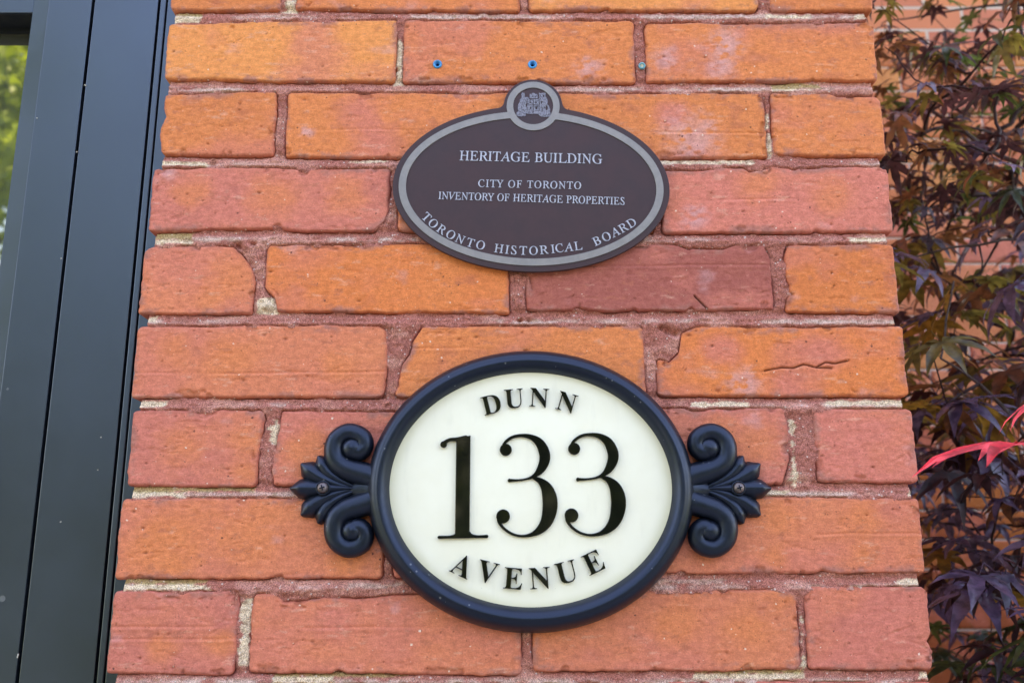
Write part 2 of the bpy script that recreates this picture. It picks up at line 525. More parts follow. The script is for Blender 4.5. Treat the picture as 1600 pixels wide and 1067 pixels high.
class BrickShape:
    def __init__(s, xl, xr, yt, yb, o, seed):
        s.seed = seed; s.o = o
        ym = (yt[0] + yt[1] + yb[0] + yb[1]) / 4
        s.L, s.R = on(xl, ym)[0], on(xr, ym)[0]
        s.T0, s.T1 = on(xl, yt[0])[1], on(xr, yt[1])[1]
        s.B0, s.B1 = on(xl, yb[0])[1], on(xr, yb[1])[1]
        s.pT = px_side(o['T'], True) if 'T' in o else None
        s.pB = px_side(o['B'], True) if 'B' in o else None
        s.pL = px_side(o['L'], False) if 'L' in o else None
        s.pR = px_side(o['R'], False) if 'R' in o else None
        k = 0.00055
        rr = random.Random(seed)
        s.rad = {q: o[q] * k if q in o else rr.uniform(0.0025, 0.0055) for q in ('TL', 'TR', 'BL', 'BR')}

    def top(s, x):
        f = (x - s.L) / (s.R - s.L)
        z = s.T0 + (s.T1 - s.T0) * f if s.pT is None else np.interp(x, s.pT[:, 0], s.pT[:, 1])
        z = z + 0.0012 * fbm(x * 90, x * 0 + s.seed, 3, 5, 0.75) + 0.0008 * vn(x * 25, x * 0 + s.seed, 5)
        z = z - 0.003 * np.maximum(0, vn(x * 60, x * 0 + s.seed * 3.7, 8) - 0.72) / 0.28
        return z - s._rnd(x, 'TL', 'TR')

    def bot(s, x):
        f = (x - s.L) / (s.R - s.L)
        z = s.B0 + (s.B1 - s.B0) * f if s.pB is None else np.interp(x, s.pB[:, 0], s.pB[:, 1])
        z = z + 0.0011 * fbm(x * 90, x * 0 + s.seed, 13, 5, 0.75) + 0.0007 * vn(x * 25, x * 0 + s.seed, 15)
        z = z + 0.003 * np.maximum(0, vn(x * 60, x * 0 + s.seed * 2.7, 18) - 0.75) / 0.25
        return z + s._rnd(x, 'BL', 'BR')

    def _rnd(s, x, a, b):
        d = 0
        for r, dx in ((s.rad[a], x - s.L), (s.rad[b], s.R - x)):
            q = np.clip(r - dx, 0, r)
            d = d + (r - np.sqrt(np.maximum(0, r * r - q * q)))
        return d

    def left(s, z):
        x = s.L + 0 * z if s.pL is None else np.interp(z, s.pL[:, 1], s.pL[:, 0])
        return x + 0.0014 * fbm(z * 110, z * 0 + s.seed, 23, 5, 0.7)

    def right(s, z):
        x = s.R + 0 * z if s.pR is None else np.interp(z, s.pR[:, 1], s.pR[:, 0])
        return x + 0.0014 * fbm(z * 110, z * 0 + s.seed, 33, 5, 0.7)

    def inside(s, x, z):
        return np.minimum(np.minimum(x - s.left(z), s.right(z) - x), np.minimum(z - s.bot(x), s.top(x) - z))

    def build(s, step):
        nx = max(12, int((s.R - s.L) / step)); nz = max(8, int((s.T0 - s.B0) / step))
        S_, T_ = np.meshgrid(np.linspace(0, 1, nx), np.linspace(0, 1, nz))
        X = s.L + (s.R - s.L) * S_
        for _ in range(2):
            Z = s.bot(X) * (1 - T_) + s.top(X) * T_
            lo, hi = s.left(Z), s.right(Z)
            X = lo + (hi - lo) * S_
        Xc = X
        Z = s.bot(s.L + (s.R - s.L) * S_) * (1 - T_) + s.top(s.L + (s.R - s.L) * S_) * T_
        e = np.minimum(np.minimum(X - lo, hi - X), np.minimum(Z - Z[0:1, :], Z[-1:, :] - Z))
        rn = random.Random(s.seed * 7 + 1)
        er = 0.0022 * (1 + 0.6 * vn(X * 60, Z * 60, s.seed))
        q = np.clip(1 - e / er, 0, 1)
        Y = 0.0026 * q ** 2.4
        rg = s.o.get('rough', 0.0)
        Y = Y + 0.0007 * fbm(X * 18, Z * 18, s.seed, 3) + 0.00028 * fbm(X * 110, Z * 300, s.seed + 5, 4, 0.65) + 0.0005 * sstep(0.38, 0.50, fbm(X * 45, Z * 120, s.seed + 15, 4, 0.6))
        if rg: Y = Y + 0.0011 * rg * np.abs(fbm(X * 70, Z * 90, s.seed + 6, 4))
        # chipped arrises
        ch = fbm(X * 55, Z * 55, s.seed + 9, 3)
        Y = Y + 0.0016 * sstep(0.42, 0.48, ch) * sstep(0.0075, 0.004, e + 0.003 * fbm(X * 200, Z * 200, s.seed + 12, 3))
        # creases of the wire cut
        for cf in s.o.get('crease', []):
            zc = s.B0 + (s.T0 - s.B0) * cf + 0.0006 * vn(X * 40, X * 0 + s.seed, 4) + (X - s.L) * 0.004
            d = (Z - zc)
            fade = sstep(-0.55, 0.1, vn(X * 14, X * 0 + cf * 10, s.seed + 2))
            Y = Y + fade * (0.0008 * np.exp(-(d / 0.0008) ** 2) - 0.0004 * np.exp(-((d + 0.0022) / 0.0016) ** 2))
        # pits
        pitm = X * 0
        for _ in range(rn.randint(5, 13)):
            px, pz = rn.uniform(s.L, s.R), rn.uniform(s.B0, s.T0)
            r = rn.choice([0.0004, 0.0005, 0.0006, 0.0007, 0.0011])
            dd = (X - px) ** 2 / (r * rn.uniform(1, 2)) ** 2 + (Z - pz) ** 2 / r ** 2
            Y = Y + 0.0016 * np.exp(-dd); pitm = np.maximum(pitm, np.exp(-dd * 1.3))
        for _ in range(rn.randint(1, 4)):       # shallow gouges
            px, pz, a = rn.uniform(s.L, s.R), rn.uniform(s.B0, s.T0), rn.uniform(-0.6, 0.6)
            ux = (X - px) * math.cos(a) + (Z - pz) * math.sin(a); uz = -(X - px) * math.sin(a) + (Z - pz) * math.cos(a)
            Y = Y + 0.0007 * np.exp(-(ux / rn.uniform(0.003, 0.009)) ** 2 - (uz / 0.0008) ** 2)
        cr = list(s.o.get('cracks', []))
        if 'crack' in s.o: cr += [[(c[0], c[1]), (c[2], c[3])] for c in s.o['crack']]
        ckm = X * 0
        for pl in cr:
            P = [on(*p) for p in pl]
            for (ax, az), (bx, bz) in zip(P, P[1:]):
                L2 = (bx - ax) ** 2 + (bz - az) ** 2
                tt = np.clip(((X - ax) * (bx - ax) + (Z - az) * (bz - az)) / L2, 0, 1)
                dd = np.hypot(X - ax - tt * (bx - ax), Z - az - tt * (bz - az))
                ckm = np.maximum(ckm, np.exp(-(dd / 0.00065) ** 2))
        Y = Y + 0.003 * ckm
        for u, v in PLUGS:
            px, pz = on(u, v)
            Y = Y + 0.02 * sstep(0.0034, 0.0026, np.hypot(X - px, Z - pz))
        # colour of the fired clay
        base = {'orange': ORANGE, 'orange2': ORANGE * np.array([1.0, 0.93, 0.85]), 'amber': AMBER, 'pink': PINK, 'mauve': MAUVE, 'salmon': SALMON}[s.o.get('c', 'salmon')]
        jit = 1 + rn.uniform(-0.05, 0.05)
        col = np.ones(X.shape + (3,)) * base * jit

        def blend(c, tgt, a): return c * (1 - a[..., None]) + tgt * a[..., None]
        n = fbm(X * 16, Z * 22, s.seed + 40, 4)
        n2 = fbm(X * 45, Z * 60, s.seed + 44, 4)
        col = blend(col, PINK if base is not PINK else SALMON, 0.6 * sstep(0.0, 0.55, n))
        col = blend(col, AMBER, 0.16 * sstep(0.1, 0.6, -n) * (0.4 if s.o.get('c') in ('pink', 'mauve') else 1))
        col = blend(col, MAUVE, 0.35 * sstep(0.25, 0.7, n2))
        for key, tgt, amt in (('orng', ORANGE * np.array([1.02, 1.02, 1.05]), 0.62), ('pink', PINK, 0.8), ('efl', EFFLO, 0.6)):
            for (u, v, r) in s.o.get(key, []):
                cx, cz = on(u, v); R = r / 1780
                d = np.hypot((X - cx) / 1.15, Z - cz) / R + 0.35 * n2
                a = sstep(1.25, 0.2, d + 0.25 * fbm(X * 120, Z * 160, s.seed + 71, 4, 0.6))
                if key == 'efl': a = a * sstep(-0.35, 0.35, fbm(X * 160, Z * 260, s.seed + 3, 3) + 0.15)
                col = blend(col, tgt, amt * a)
        ef = sstep(0.42, 0.8, fbm(X * 30 + 7, Z * 45, s.seed + 60, 5))
        col = blend(col, EFFLO, 0.4 * ef)
        col = blend(col, MAUVE * 0.9, 0.45 * sstep(0.0035, 0.0, e + 0.0012 * n2))
        sm = sstep(0.05, 0.35, fbm(X * 40, Z * 70, s.seed + 81, 5, 0.65)) * sstep(0.0085, 0.0015, e + 0.003 * fbm(X * 180, Z * 180, s.seed + 82, 3))
        col = blend(col, np.array([0.43, 0.165, 0.130]), 0.85 * sm)
        wear = sstep(0.30, 0.5, fbm(X * 75, Z * 150, s.seed + 85, 5, 0.68))
        col = blend(col, np.array([0.50, 0.15, 0.09]), 0.5 * wear)
        scum = sstep(0.32, 0.55, fbm(X * 55 + 3, Z * 240, s.seed + 87, 5, 0.68))
        col = blend(col, np.array([0.78, 0.42, 0.30]), 0.35 * scum)
        col = blend(col, np.array([0.16, 0.05, 0.035]), 0.6 * pitm)
        col = col * (1 - 0.8 * ckm[..., None])
        col = col * (1 - 0.18 * sstep(0.42, 0.48, ch) * sstep(0.0075, 0.004, e))[..., None]
        V = np.stack([X, Y, Z], -1).reshape(-1, 3)
        cols = col.reshape(-1, 3)
        Q = grid_quads(nx, nz)
        idx = np.arange(nx * nz).reshape(nz, nx)
        ring = np.concatenate([idx[0, :], idx[1:, -1], idx[-1, -2::-1], idx[-2:0:-1, 0]])
        Vb = V[ring].copy(); Vb[:, 1] = 0.055 if (s.L < PX0 + 0.02 or s.R > PX1 - 0.02) else 0.014
        if s.R > PX1 - 0.02: Vb[:, 1] = 0.10
        n0 = len(V); m = len(ring); j = np.arange(m); j2 = (j + 1) % m
        Qs = np.stack([ring[j2], ring[j], n0 + j, n0 + j2], 1)
        return mesh_np('brick', np.vstack([V, Vb]), quads=np.vstack([Q, Qs]), mat=M_BRICK, cols=np.vstack([cols, cols[ring] * 0.9]))


bricks = []
sd_ = 100
for row in ROWS:
    for (xl, xr, yt, yb, o) in row[1]:
        sd_ += 1
        bricks.append(BrickShape(xl, xr, yt, yb, o, sd_))
for b in bricks:
    link('brick', b.build(0.0009), pillar)

# plain bricks above and below the frame: a few shared meshes
COURSE = 0.0749
Z_TOP_ROW0 = on(800, 24)[1]         # joint under row 0
def coarse_brick(w, h, depth, seed, pal, step=0.008):
    nx, nz = max(4, int(w / step)), max(4, int(h / step))
    X, Z = np.meshgrid(np.linspace(0, w, nx), np.linspace(0, h, nz))
    e = np.minimum(np.minimum(X, w - X), np.minimum(Z, h - Z))
    Y = 0.002 * np.clip(1 - e / 0.004, 0, 1) + 0.0007 * fbm(X * 30, Z * 30, seed, 3)
    col = np.ones(X.shape + (3,)) * np.array(pal)
    n = sstep(0, 0.6, fbm(X * 18, Z * 25, seed + 4, 3))[..., None]
    col = col * (1 - 0.5 * n) + PINK * 0.5 * n
    V = np.stack([X, Y, Z], -1).reshape(-1, 3); cols = col.reshape(-1, 3)
    idx = np.arange(nx * nz).reshape(nz, nx)
    ring = np.concatenate([idx[0, :], idx[1:, -1], idx[-1, -2::-1], idx[-2:0:-1, 0]])
    Vb = V[ring].copy(); Vb[:, 1] = depth
    n0 = len(V); m = len(ring); j = np.arange(m); j2 = (j + 1) % m
    Qs = np.stack([ring[j2], ring[j], n0 + j, n0 + j2], 1)
    return mesh_np('brick', np.vstack([V, Vb]), quads=np.vstack([grid_quads(nx, nz), Qs]), mat=M_BRICK, cols=np.vstack([cols, cols[ring]]))

full = [coarse_brick(0.2135, 0.0665, 0.09, 900 + i, p) for i, p in enumerate((ORANGE, SALMON, PINK, ORANGE, AMBER))]
half = [coarse_brick(0.1045, 0.0665, 0.09, 950 + i, p) for i, p in enumerate((ORANGE, SALMON, PINK))]
low_z = on(800, 1205)[1] - 0.004
z_list = [(low_z - COURSE * (k + 1), k) for k in range(int(low_z / COURSE))]
top_z = on(800, -94)[1] + 0.004
z_list += [(top_z + COURSE * k + 0.004, k + 1) for k in range(13)]
for z, k in z_list:
    if k % 2:
        xs = [(PX0, half), (PX0 + 0.1125, full), (PX0 + 0.3345, full), (PX0 + 0.5565, half)]
    else:
        xs = [(PX0, full), (PX0 + 0.2265, full), (PX0 + 0.453, full)]
    for x, src in xs:
        o = link('brick', random.choice(src), pillar)
        o.location = (x, random.uniform(-0.0008, 0.0008), z + 0.004)

# mortar: one weathered sheet that shows only in the joints
def build_mortar():
    step = 0.001
    x = np.arange(PX0 + 0.004, PX1 - 0.003, step); z0, z1 = on(800, 1200)[1], on(800, -92)[1]
    z = np.arange(z0, z1, step)
    X, Z = np.meshgrid(x, z)
    ins = np.full(X.shape, -1.0)
    for b in bricks:
        m = (X > b.L - 0.02) & (X < b.R + 0.02) & (Z > min(b.B0, b.B1) - 0.02) & (Z < max(b.T0, b.T1) + 0.02)
        iv = b.inside(X[m], Z[m])
        ins[m] = np.maximum(ins[m], iv)
    d = -ins                                     # distance out of the nearest brick
    zj = np.array([on(800, v)[1] for v in (1061, 913, 768, 630, 499, 371, 252.5, 137, 24)])
    k = np.argmin(np.abs(Z[..., None] - zj), -1)
    t = (Z - zj[k]) / 0.0058                     # -1 bottom of a bed joint .. +1 top
    bed = sstep(2.0, 1.1, np.abs(t))
    rec = 0.0016 + 0.0005 * fbm(X * 40, Z * 40, 77, 3)
    rec = rec * (1 - bed) + bed * (0.0016 + 0.0024 * sstep(-0.2, 1.0, t) - 0.0014 * sstep(-0.1, -0.7, t))
    rec = rec - 0.0016 * sstep(0.004, 0.009, d)                  # wide smears stand nearly flush
    rec = rec + 0.0034 * sstep(0.0013, 0.0001, d) * sstep(-0.25, 0.3, fbm(X * 50, Z * 50, 91, 3) + 0.15)
    rec = rec + 0.0013 * fbm(X * 120, Z * 190, 80, 5, 0.7) + 0.0007 * vn(X * 600, Z * 600, 81)
    rec = rec - 0.0012 * sstep(0.25, 0.5, fbm(X * 85, Z * 110, 83, 4, 0.6))
    # voids
    for (u, v, r) in ((1042, 516, 8), (1056, 520, 7), (1032, 512, 5), (827, 499, 6), (372, 383, 7), (395, 380, 6), (330, 254, 8), (618, 108, 4), (812, 500, 4)):
        cx, cz = on(u, v)
        rec = rec + 0.006 * np.exp(-((X - cx) ** 2 * 0.5 + (Z - cz) ** 2) / (r / 1780 * 0.7) ** 2)
    RED = np.array([0.47, 0.160, 0.122]); CREAM = np.array([0.80, 0.61, 0.43]); PALE = np.array([0.66, 0.45, 0.37]); OCH = np.array([0.42, 0.31, 0.12])
    col = np.ones(X.shape + (3,)) * RED
    def bl(c, tgt, a): return c * (1 - a[..., None]) + tgt * a[..., None]
    nz_ = fbm(X * 35, Z * 80, 55, 4)
    col = bl(col, np.array([0.60, 0.26, 0.20]), sstep(-0.1, 0.5, nz_))
    # pale lip along parts of the bed joints: caught sky light, painted in
    lipz = np.exp(-((t + 0.30) / 0.40) ** 2)
    col = bl(col, PALE, 0.95 * lipz * bed * sstep(-0.25, 0.25, fbm(X * 14, k * 3.3, 61, 3)) * sstep(-0.5, 0.2, fbm(X * 90, Z * 200, 62, 3)))
    def patch(u0, u1, v0, v1, colr, amt=1.0):
        nonlocal col, rec
        x0, za = on(u0, v0); x1, zb = on(u1, v1)
        nn = 0.0042 * fbm(X * 90, Z * 170, 65, 5, 0.7)
        a = sstep(-0.0006, 0.0006, X - x0 + 1.6 * nn) * sstep(-0.0006, 0.0006, x1 - X + 1.6 * nn) * sstep(-0.0008, 0.0008, za - Z + nn * 0.6) * sstep(-0.0008, 0.0008, Z - zb + nn * 0.6)
        col = bl(col, colr, amt * a)
        col = bl(col, np.array([0.42, 0.25, 0.16]), a * sstep(0.25, 0.6, fbm(X * 130, Z * 220, 69, 4, 0.65)))
        if colr is CREAM: rec = rec + a * 0.0004
    for p in ((272, 313, 24, 36), (240, 325, 252, 259), (545, 600, 250, 254), (240, 299, 374, 381), (216, 243, 494, 504), (208, 259, 626, 636),
              (200, 285, 768, 776), (186, 325, 912, 922), (1197, 1268, 22, 29), (1030, 1180, 249, 256), (1205, 1270, 138, 142),
              (1330, 1392, 371, 378), (1080, 1170, 628, 635), (1290, 1418, 625, 633), (1190, 1235, 766, 772), (1232, 1248, 655, 762), (425, 434, 655, 695),
              (378, 388, 935, 1040), (1251, 1258, 950, 1048), (430, 520, 1056, 1068), (1085, 1262, 1052, 1060), (1435, 1460, 1050, 1060), (1195, 1206, 178, 246),
              (1390, 1412, 500, 506), (405, 432, 465, 490), (443, 462, 0, 20), (618, 628, 60, 132), (1420, 1440, 762, 774), (1400, 1442, 905, 912), (1335, 1362, 20, 30)):
        patch(*p, CREAM, 0.95)
    for p in ((272, 313, 18, 24), (240, 299, 362, 374), (200, 395, 760, 768), (186, 325, 904, 912), (1205, 1285, 128, 138), (430, 640, 1050, 1057), (1085, 1262, 1046, 1052)):
        patch(*p, OCH, 0.75)
    for p in ((640, 860, 22, 29), (1000, 1195, 22, 29), (285, 600, 768, 775), (545, 620, 912, 918), (1000, 1130, 905, 911), (1190, 1400, 500, 505), (1395, 1395, 0, 0)):
        patch(*p, PALE, 0.55)
    V = np.stack([X, rec, Z], -1).reshape(-1, 3)
    Q = grid_quads(len(x), len(z))
    keep = (ins.reshape(-1)[Q] < 0.0022).any(1)
    Q = Q[keep]
    used = np.unique(Q); re = np.full(len(V), -1); re[used] = np.arange(len(used))
    return mesh_np('mortar', V[used], quads=re[Q], mat=M_MORTAR, cols=col.reshape(-1, 3)[used])
link('mortar', build_mortar(), pillar)


def flat_col_box(name, b, col, parent, mat):
    V, Q = box_vq(*b)
    return link(name, mesh_np(name, V, quads=Q, mat=mat, smooth=False, cols=np.ones((8, 3)) * np.array(col)), parent)
MCOL = (0.36, 0.135, 0.105)
zm0, zm1 = on(800, 1200)[1], on(800, -92)[1]
flat_col_box('core', (PX0 + 0.006, PX1 - 0.006, 0.012, 0.30, zm0 - 0.001, zm1 + 0.001), MCOL, pillar, M_MORTAR)
flat_col_box('core', (PX0 + 0.005, PX1 - 0.005, 0.005, 0.30, 0.0, zm0 - 0.002), MCOL, pillar, M_MORTAR)
flat_col_box('core', (PX0 + 0.005, PX1 - 0.005, 0.005, 0.30, zm1 + 0.002, 3.05), MCOL, pillar, M_MORTAR)

# ------------------------------------------------------------------ the house around it (simple procedural brickwork away from the view)
def house_brick_mat():
    m, nt, b = new_mat('house_brickwork')
    g = nd(nt, 'ShaderNodeNewGeometry').outputs['Position']
    sp = nd(nt, 'ShaderNodeSeparateXYZ'); nt.links.new(g, sp.inputs[0])
    cx = nd(nt, 'ShaderNodeCombineXYZ')
    nt.links.new(math_n(nt, 'ADD', sp.outputs[0], sp.outputs[1]), cx.inputs[0]); nt.links.new(sp.outputs[2], cx.inputs[1])
    br = nd(nt, 'ShaderNodeTexBrick'); nt.links.new(cx.outputs[0], br.inputs['Vector'])
    br.inputs['Scale'].default_value = 1; br.inputs['Brick Width'].default_value = 0.2225; br.inputs['Row Height'].default_value = 0.0749
    br.inputs['Mortar Size'].default_value = 0.005
    br.inputs['Color1'].default_value = (0.62, 0.22, 0.10, 1); br.inputs['Color2'].default_value = (0.50, 0.16, 0.10, 1); br.inputs['Mortar'].default_value = (0.5, 0.42, 0.36, 1)
    nt.links.new(br.outputs['Color'], b.inputs['Base Color']); b.inputs['Roughness'].default_value = 0.9
    nt.links.new(bump(nt, br.outputs['Fac'], 0.6, -0.004), b.inputs['Normal'])
    return m
M_HOUSE = house_brick_mat()
house = thing('house', 'upper brick storey of the house above the window and pillar', 'house', (0, 0, 3.06))
def hbox(name, b):
    o = box(name, b, M_HOUSE); o.parent = house; o.matrix_parent_inverse = house.matrix_world.inverted(); o.location = (0, 0, -3.06); return o
hbox('upper_wall', (-4.0, PX1, 0.0, 0.30, 3.06, 7.2))
hbox('side_wall', (PX1 - 0.02, PX1 - 0.002, 0.302, 1.765, 0.0, 7.2))
hbox('side_wall', (PX1 - 0.2, PX1 - 0.0225, 0.302, 1.765, 0.0, 7.2))
hbox('upper_wall', (PX1 - 0.018, 4.5, 1.768, 2.05, 2.95, 7.2))
hbox('pier', (-4.0, -1.60, 0.0, 0.30, 0.0, 3.058))

# ------------------------------------------------------------------ background wall, facing the same way
BY = 1.72
bwall = thing('brick_wall', 'smooth orange brick wall with thin pale joints behind the maple', 'wall', (1.0, BY, 0))
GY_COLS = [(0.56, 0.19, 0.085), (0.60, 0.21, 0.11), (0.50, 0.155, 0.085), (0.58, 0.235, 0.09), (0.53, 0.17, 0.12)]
bfull = [coarse_brick(0.2165, 0.069, 0.045, 1200 + i, p, 0.006) for i, p in enumerate(GY_COLS)]
bhalf = [coarse_brick(0.105, 0.069, 0.045, 1230 + i, p, 0.006) for i, p in enumerate(GY_COLS)]
BW0 = 0.345
DEEP_SHADED = [(0.42, 0.115, 0.030), (0.38, 0.095, 0.034), (0.45, 0.13, 0.034), (0.36, 0.09, 0.03)]  # low courses: deeper orange, with the shade behind the maple put into the colour
bshaded = [coarse_brick(0.2165, 0.069, 0.045, 1300 + i, p, 0.006) for i, p in enumerate(DEEP_SHADED)]
bshaded_half = [coarse_brick(0.105, 0.069, 0.045, 1330 + i, p, 0.006) for i, p in enumerate(DEEP_SHADED)]
nb = 0
zb = 0.004
row = 0
while zb < 2.93:
    if zb > 0.60:
        xx = BW0 + (0.0 if row % 2 else -0.0)
        pf, ph = (bfull, bhalf) if zb > 1.85 else (bshaded, bshaded_half)
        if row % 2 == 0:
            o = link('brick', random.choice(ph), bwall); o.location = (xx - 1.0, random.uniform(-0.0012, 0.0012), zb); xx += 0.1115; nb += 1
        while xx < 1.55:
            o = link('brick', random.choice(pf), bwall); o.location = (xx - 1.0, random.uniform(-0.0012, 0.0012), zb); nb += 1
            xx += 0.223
    zb += COURSE; row += 1
PALEJ = (0.52, 0.45, 0.41)
o = flat_col_box('mortar', (BW0 - 0.009 - 1.0, 1.9 - 1.0, 0.0045, 0.047, 0.60, 2.945), PALEJ, bwall, M_MORTAR)
o = box('footing_wall', (BW0 - 0.009 - 1.0, 1.9 - 1.0, 0.0, 0.047, 0.0, 0.597), M_HOUSE, bwall)
o = box('far_wall', (1.903 - 1.0, 4.5 - 1.0, 0.0, 0.047, 0.0, 2.945), M_HOUSE, bwall)

# ------------------------------------------------------------------ window at the left
WY = 0.05
def wx(u, Y=WY): return on(u, 0, Y)[0]
win = thing('window', 'dark charcoal metal window with a grooved casing, left of the brick pillar', 'window', (-0.9, WY, 0))
def wbox(name, x0, x1, y0, y1, z0, z1, mat, bev=0.0006, parent=None):
    o = box(name, (x0 + 0.9, x1 + 0.9, y0 - WY, y1 - WY, z0, z1), mat, parent or win, bev); return o
rail_z = on(20, 18, WY)[1]
g0, g1 = wx(144), wx(148.8)
WTOP = 3.05
# casing fixed to the wall
wbox('casing', g1, wx(247.5), WY, WY + 0.07, 0.0, WTOP, M_FRAME)
wbox('casing_bead', wx(251), wx(259.5), WY + 0.0005, WY + 0.068, 0.0, WTOP, M_FRAME, 0.0008)
wbox('casing_edge', wx(262), PX0 + 0.03, WY + 0.001, WY + 0.068, 0.0, WTOP, M_FRAME, 0.0008)
wbox('seal_and_shade', wx(247.5) + 0.0001, PX0 + 0.03, WY + 0.010, WY + 0.06, 0.0, WTOP, M_GROOVE, 0)
wbox('seal_and_shade', g0 - 0.01, g1 + 0.01, WY + 0.016, WY + 0.06, 0.0, WTOP, M_GROOVE, 0)
# sash
sx = wx(51.5)
wbox('stile', wx(77), g0, WY, WY + 0.06, 0.0, WTOP - 0.3, M_FRAME)
V = np.array([(sx, 0.0025, 0), (sx, 0.06, 0), (wx(77) - 0.0002, 0.06, 0), (wx(77) - 0.0002, 0.0005, 0)]); V[:, 0] += 0.9
V2 = V.copy(); V2[:, 2] = WTOP - 0.3
me = mesh_np('glazing_bead', np.vstack([V, V2]), quads=[(0, 3, 7, 4), (0, 4, 5, 1), (1, 5, 6, 2), (2, 6, 7, 3), (0, 1, 2, 3), (4, 7, 6, 5)], mat=M_FRAME, smooth=False)
link('glazing_bead', me, win)
WL = -1.55
wbox('rail', WL + 0.06, sx - 0.0005, WY + 0.003, WY + 0.06, rail_z, rail_z + 0.075, M_FRAME)
wbox('rail', WL + 0.06, sx - 0.0005, WY + 0.003, WY + 0.06, 0.02, 0.12, M_FRAME)
wbox('rail', WL + 0.06, sx - 0.0005, WY + 0.003, WY + 0.06, WTOP - 0.38, WTOP - 0.3, M_FRAME)
wbox('stile', WL - 0.04, WL + 0.058, WY, WY + 0.06, 0.0, WTOP - 0.3, M_FRAME)
wbox('head', WL - 0.04, g1 - 0.001, WY, WY + 0.07, WTOP - 0.295, WTOP, M_FRAME)
wbox('pane', WL + 0.05, sx + 0.002, WY + 0.0345, WY + 0.040, 0.10, rail_z + 0.01, M_GLASS, 0)
wbox('pane', WL + 0.05, sx + 0.002, WY + 0.0345, WY + 0.040, rail_z + 0.066, WTOP - 0.37, M_GLASS, 0)
# dark sheet painting in the shade under the rail, then the glass gasket
wbox('seal_and_shade', WL + 0.061, sx - 0.0006, WY + 0.0045, WY + 0.0344, rail_z - 0.0008, rail_z + 0.0005, M_GROOVE, 0)
wbox('seal_and_shade', WL + 0.061, sx - 0.0006, WY + 0.030, WY + 0.0344, rail_z - 0.005, rail_z - 0.0009, M_GROOVE, 0)

crumbs = MB()
for (u, v, a_, l_) in ((133.5, 134, -0.6, 0.0022), (28, 1024, 1.4, 0.0035), (120, 238, 0.3, 0.0012), (96, 404, 0.5, 0.0012), (158, 683, 0.2, 0.0010), (153, 734, 0.2, 0.0010), (95, 815, 0.5, 0.0013), (58, 185, 1.2, 0.0009)):
    x, z = on(u, v, WY)
    V, Q = box_vq(-l_ / 2, l_ / 2, -0.0006, 0.0004, -0.0005, 0.0005)
    ca, sa = math.cos(a_), math.sin(a_)
    V = np.stack([x + 0.9 + V[:, 0] * ca - V[:, 2] * sa, V[:, 1], z + V[:, 0] * sa + V[:, 2] * ca], 1)
    crumbs.add(V, Q)
o = link('mortar_crumbs', crumbs.mesh('mortar_crumbs', M_CHALK, False), win); o['kind'] = 'stuff'

# ------------------------------------------------------------------ contouring of drawn shapes (numerals, crest)
def contours(Fv, x0, z0, step):
    """marching squares; Fv>0 is inside. returns closed loops"""
    nz, nx = Fv.shape
    segs = {}
    def ip(a, b, fa, fb): 
        t = fa / (fa - fb); return (a[0] + (b[0] - a[0]) * t, a[1] + (b[1] - a[1]) * t)
    ins = Fv > 0
    code = ins[:-1, :-1] * 1 + ins[:-1, 1:] * 2 + ins[1:, 1:] * 4 + ins[1:, :-1] * 8
    pts = {}
    nxt = {}
    for j, i in zip(*np.nonzero((code > 0) & (code < 15))):
        c = code[j, i]
        A, B, Cc, D = (i, j), (i + 1, j), (i + 1, j + 1), (i, j + 1)
        E = {0: ('h', i, j), 1: ('v', i + 1, j), 2: ('h', i, j + 1), 3: ('v', i, j)}
        cor = {0: (A, B), 1: (B, Cc), 2: (D, Cc), 3: (A, D)}
        table = {1: [(3, 0)], 2: [(0, 1)], 3: [(3, 1)], 4: [(1, 2)], 5: [(3, 0), (1, 2)], 6: [(0, 2)], 7: [(3, 2)], 8: [(2, 3)], 9: [(2, 0)],
                 10: [(0, 1), (2, 3)], 11: [(2, 1)], 12: [(1, 3)], 13: [(1, 0)], 14: [(0, 3)]}
        for a, b in table[int(c)]:
            for e in (a, b):
                if E[e] not in pts:
                    p, q = cor[e]
                    pts[E[e]] = ip(p, q, Fv[p[1], p[0]], Fv[q[1], q[0]])
            nxt[E[a]] = E[b]
    loops = []
    while nxt:
        s = next(iter(nxt)); lp = []; k = s
        while k in nxt:
            lp.append(pts[k]); k = nxt.pop(k)
        if len(lp) > 5:
            P = np.array(lp); P = np.stack([x0 + P[:, 0] * step, z0 + P[:, 1] * step], 1); loops.append(P)
    return loops


def extrude_loops(name, loops, depth, mat, parent, bevel=0.0, y=0.0):
    cu = bpy.data.curves.new(name, 'CURVE'); cu.dimensions = '2D'; cu.fill_mode = 'BOTH'
    cu.extrude = depth / 2; cu.bevel_depth = bevel; cu.bevel_resolution = 2; cu.offset = -bevel
    for P in loops:
        sp = cu.splines.new('POLY'); sp.points.add(len(P) - 1)
        sp.points.foreach_set('co', np.column_stack([P, np.zeros(len(P)), np.ones(len(P))]).astype(np.float32).ravel()); sp.use_cyclic_u = True
    return curve_to_mesh(name, cu, mat, parent, y)


def curve_to_mesh(name, cu, mat, parent, y, mtx=None):
    tmp = bpy.data.objects.new('tmp', cu); C.objects.link(tmp)
    me = bpy.data.meshes.new_from_object(tmp.evaluated_get(bpy.context.evaluated_depsgraph_get()))
    bpy.data.objects.remove(tmp); me.name = name
    if mtx is not None: me.transform(mtx)
    me.transform(Matrix(((1, 0, 0, 0), (0, 0, -1, 0), (0, 1, 0, 0), (0, 0, 0, 1))))     # drawing plane xy -> wall plane xz, facing -y
    me.transform(Matrix.Translation((0, y, 0)))
    me.materials.clear(); me.materials.append(mat)
    me.update()
    return link(name, me, parent)


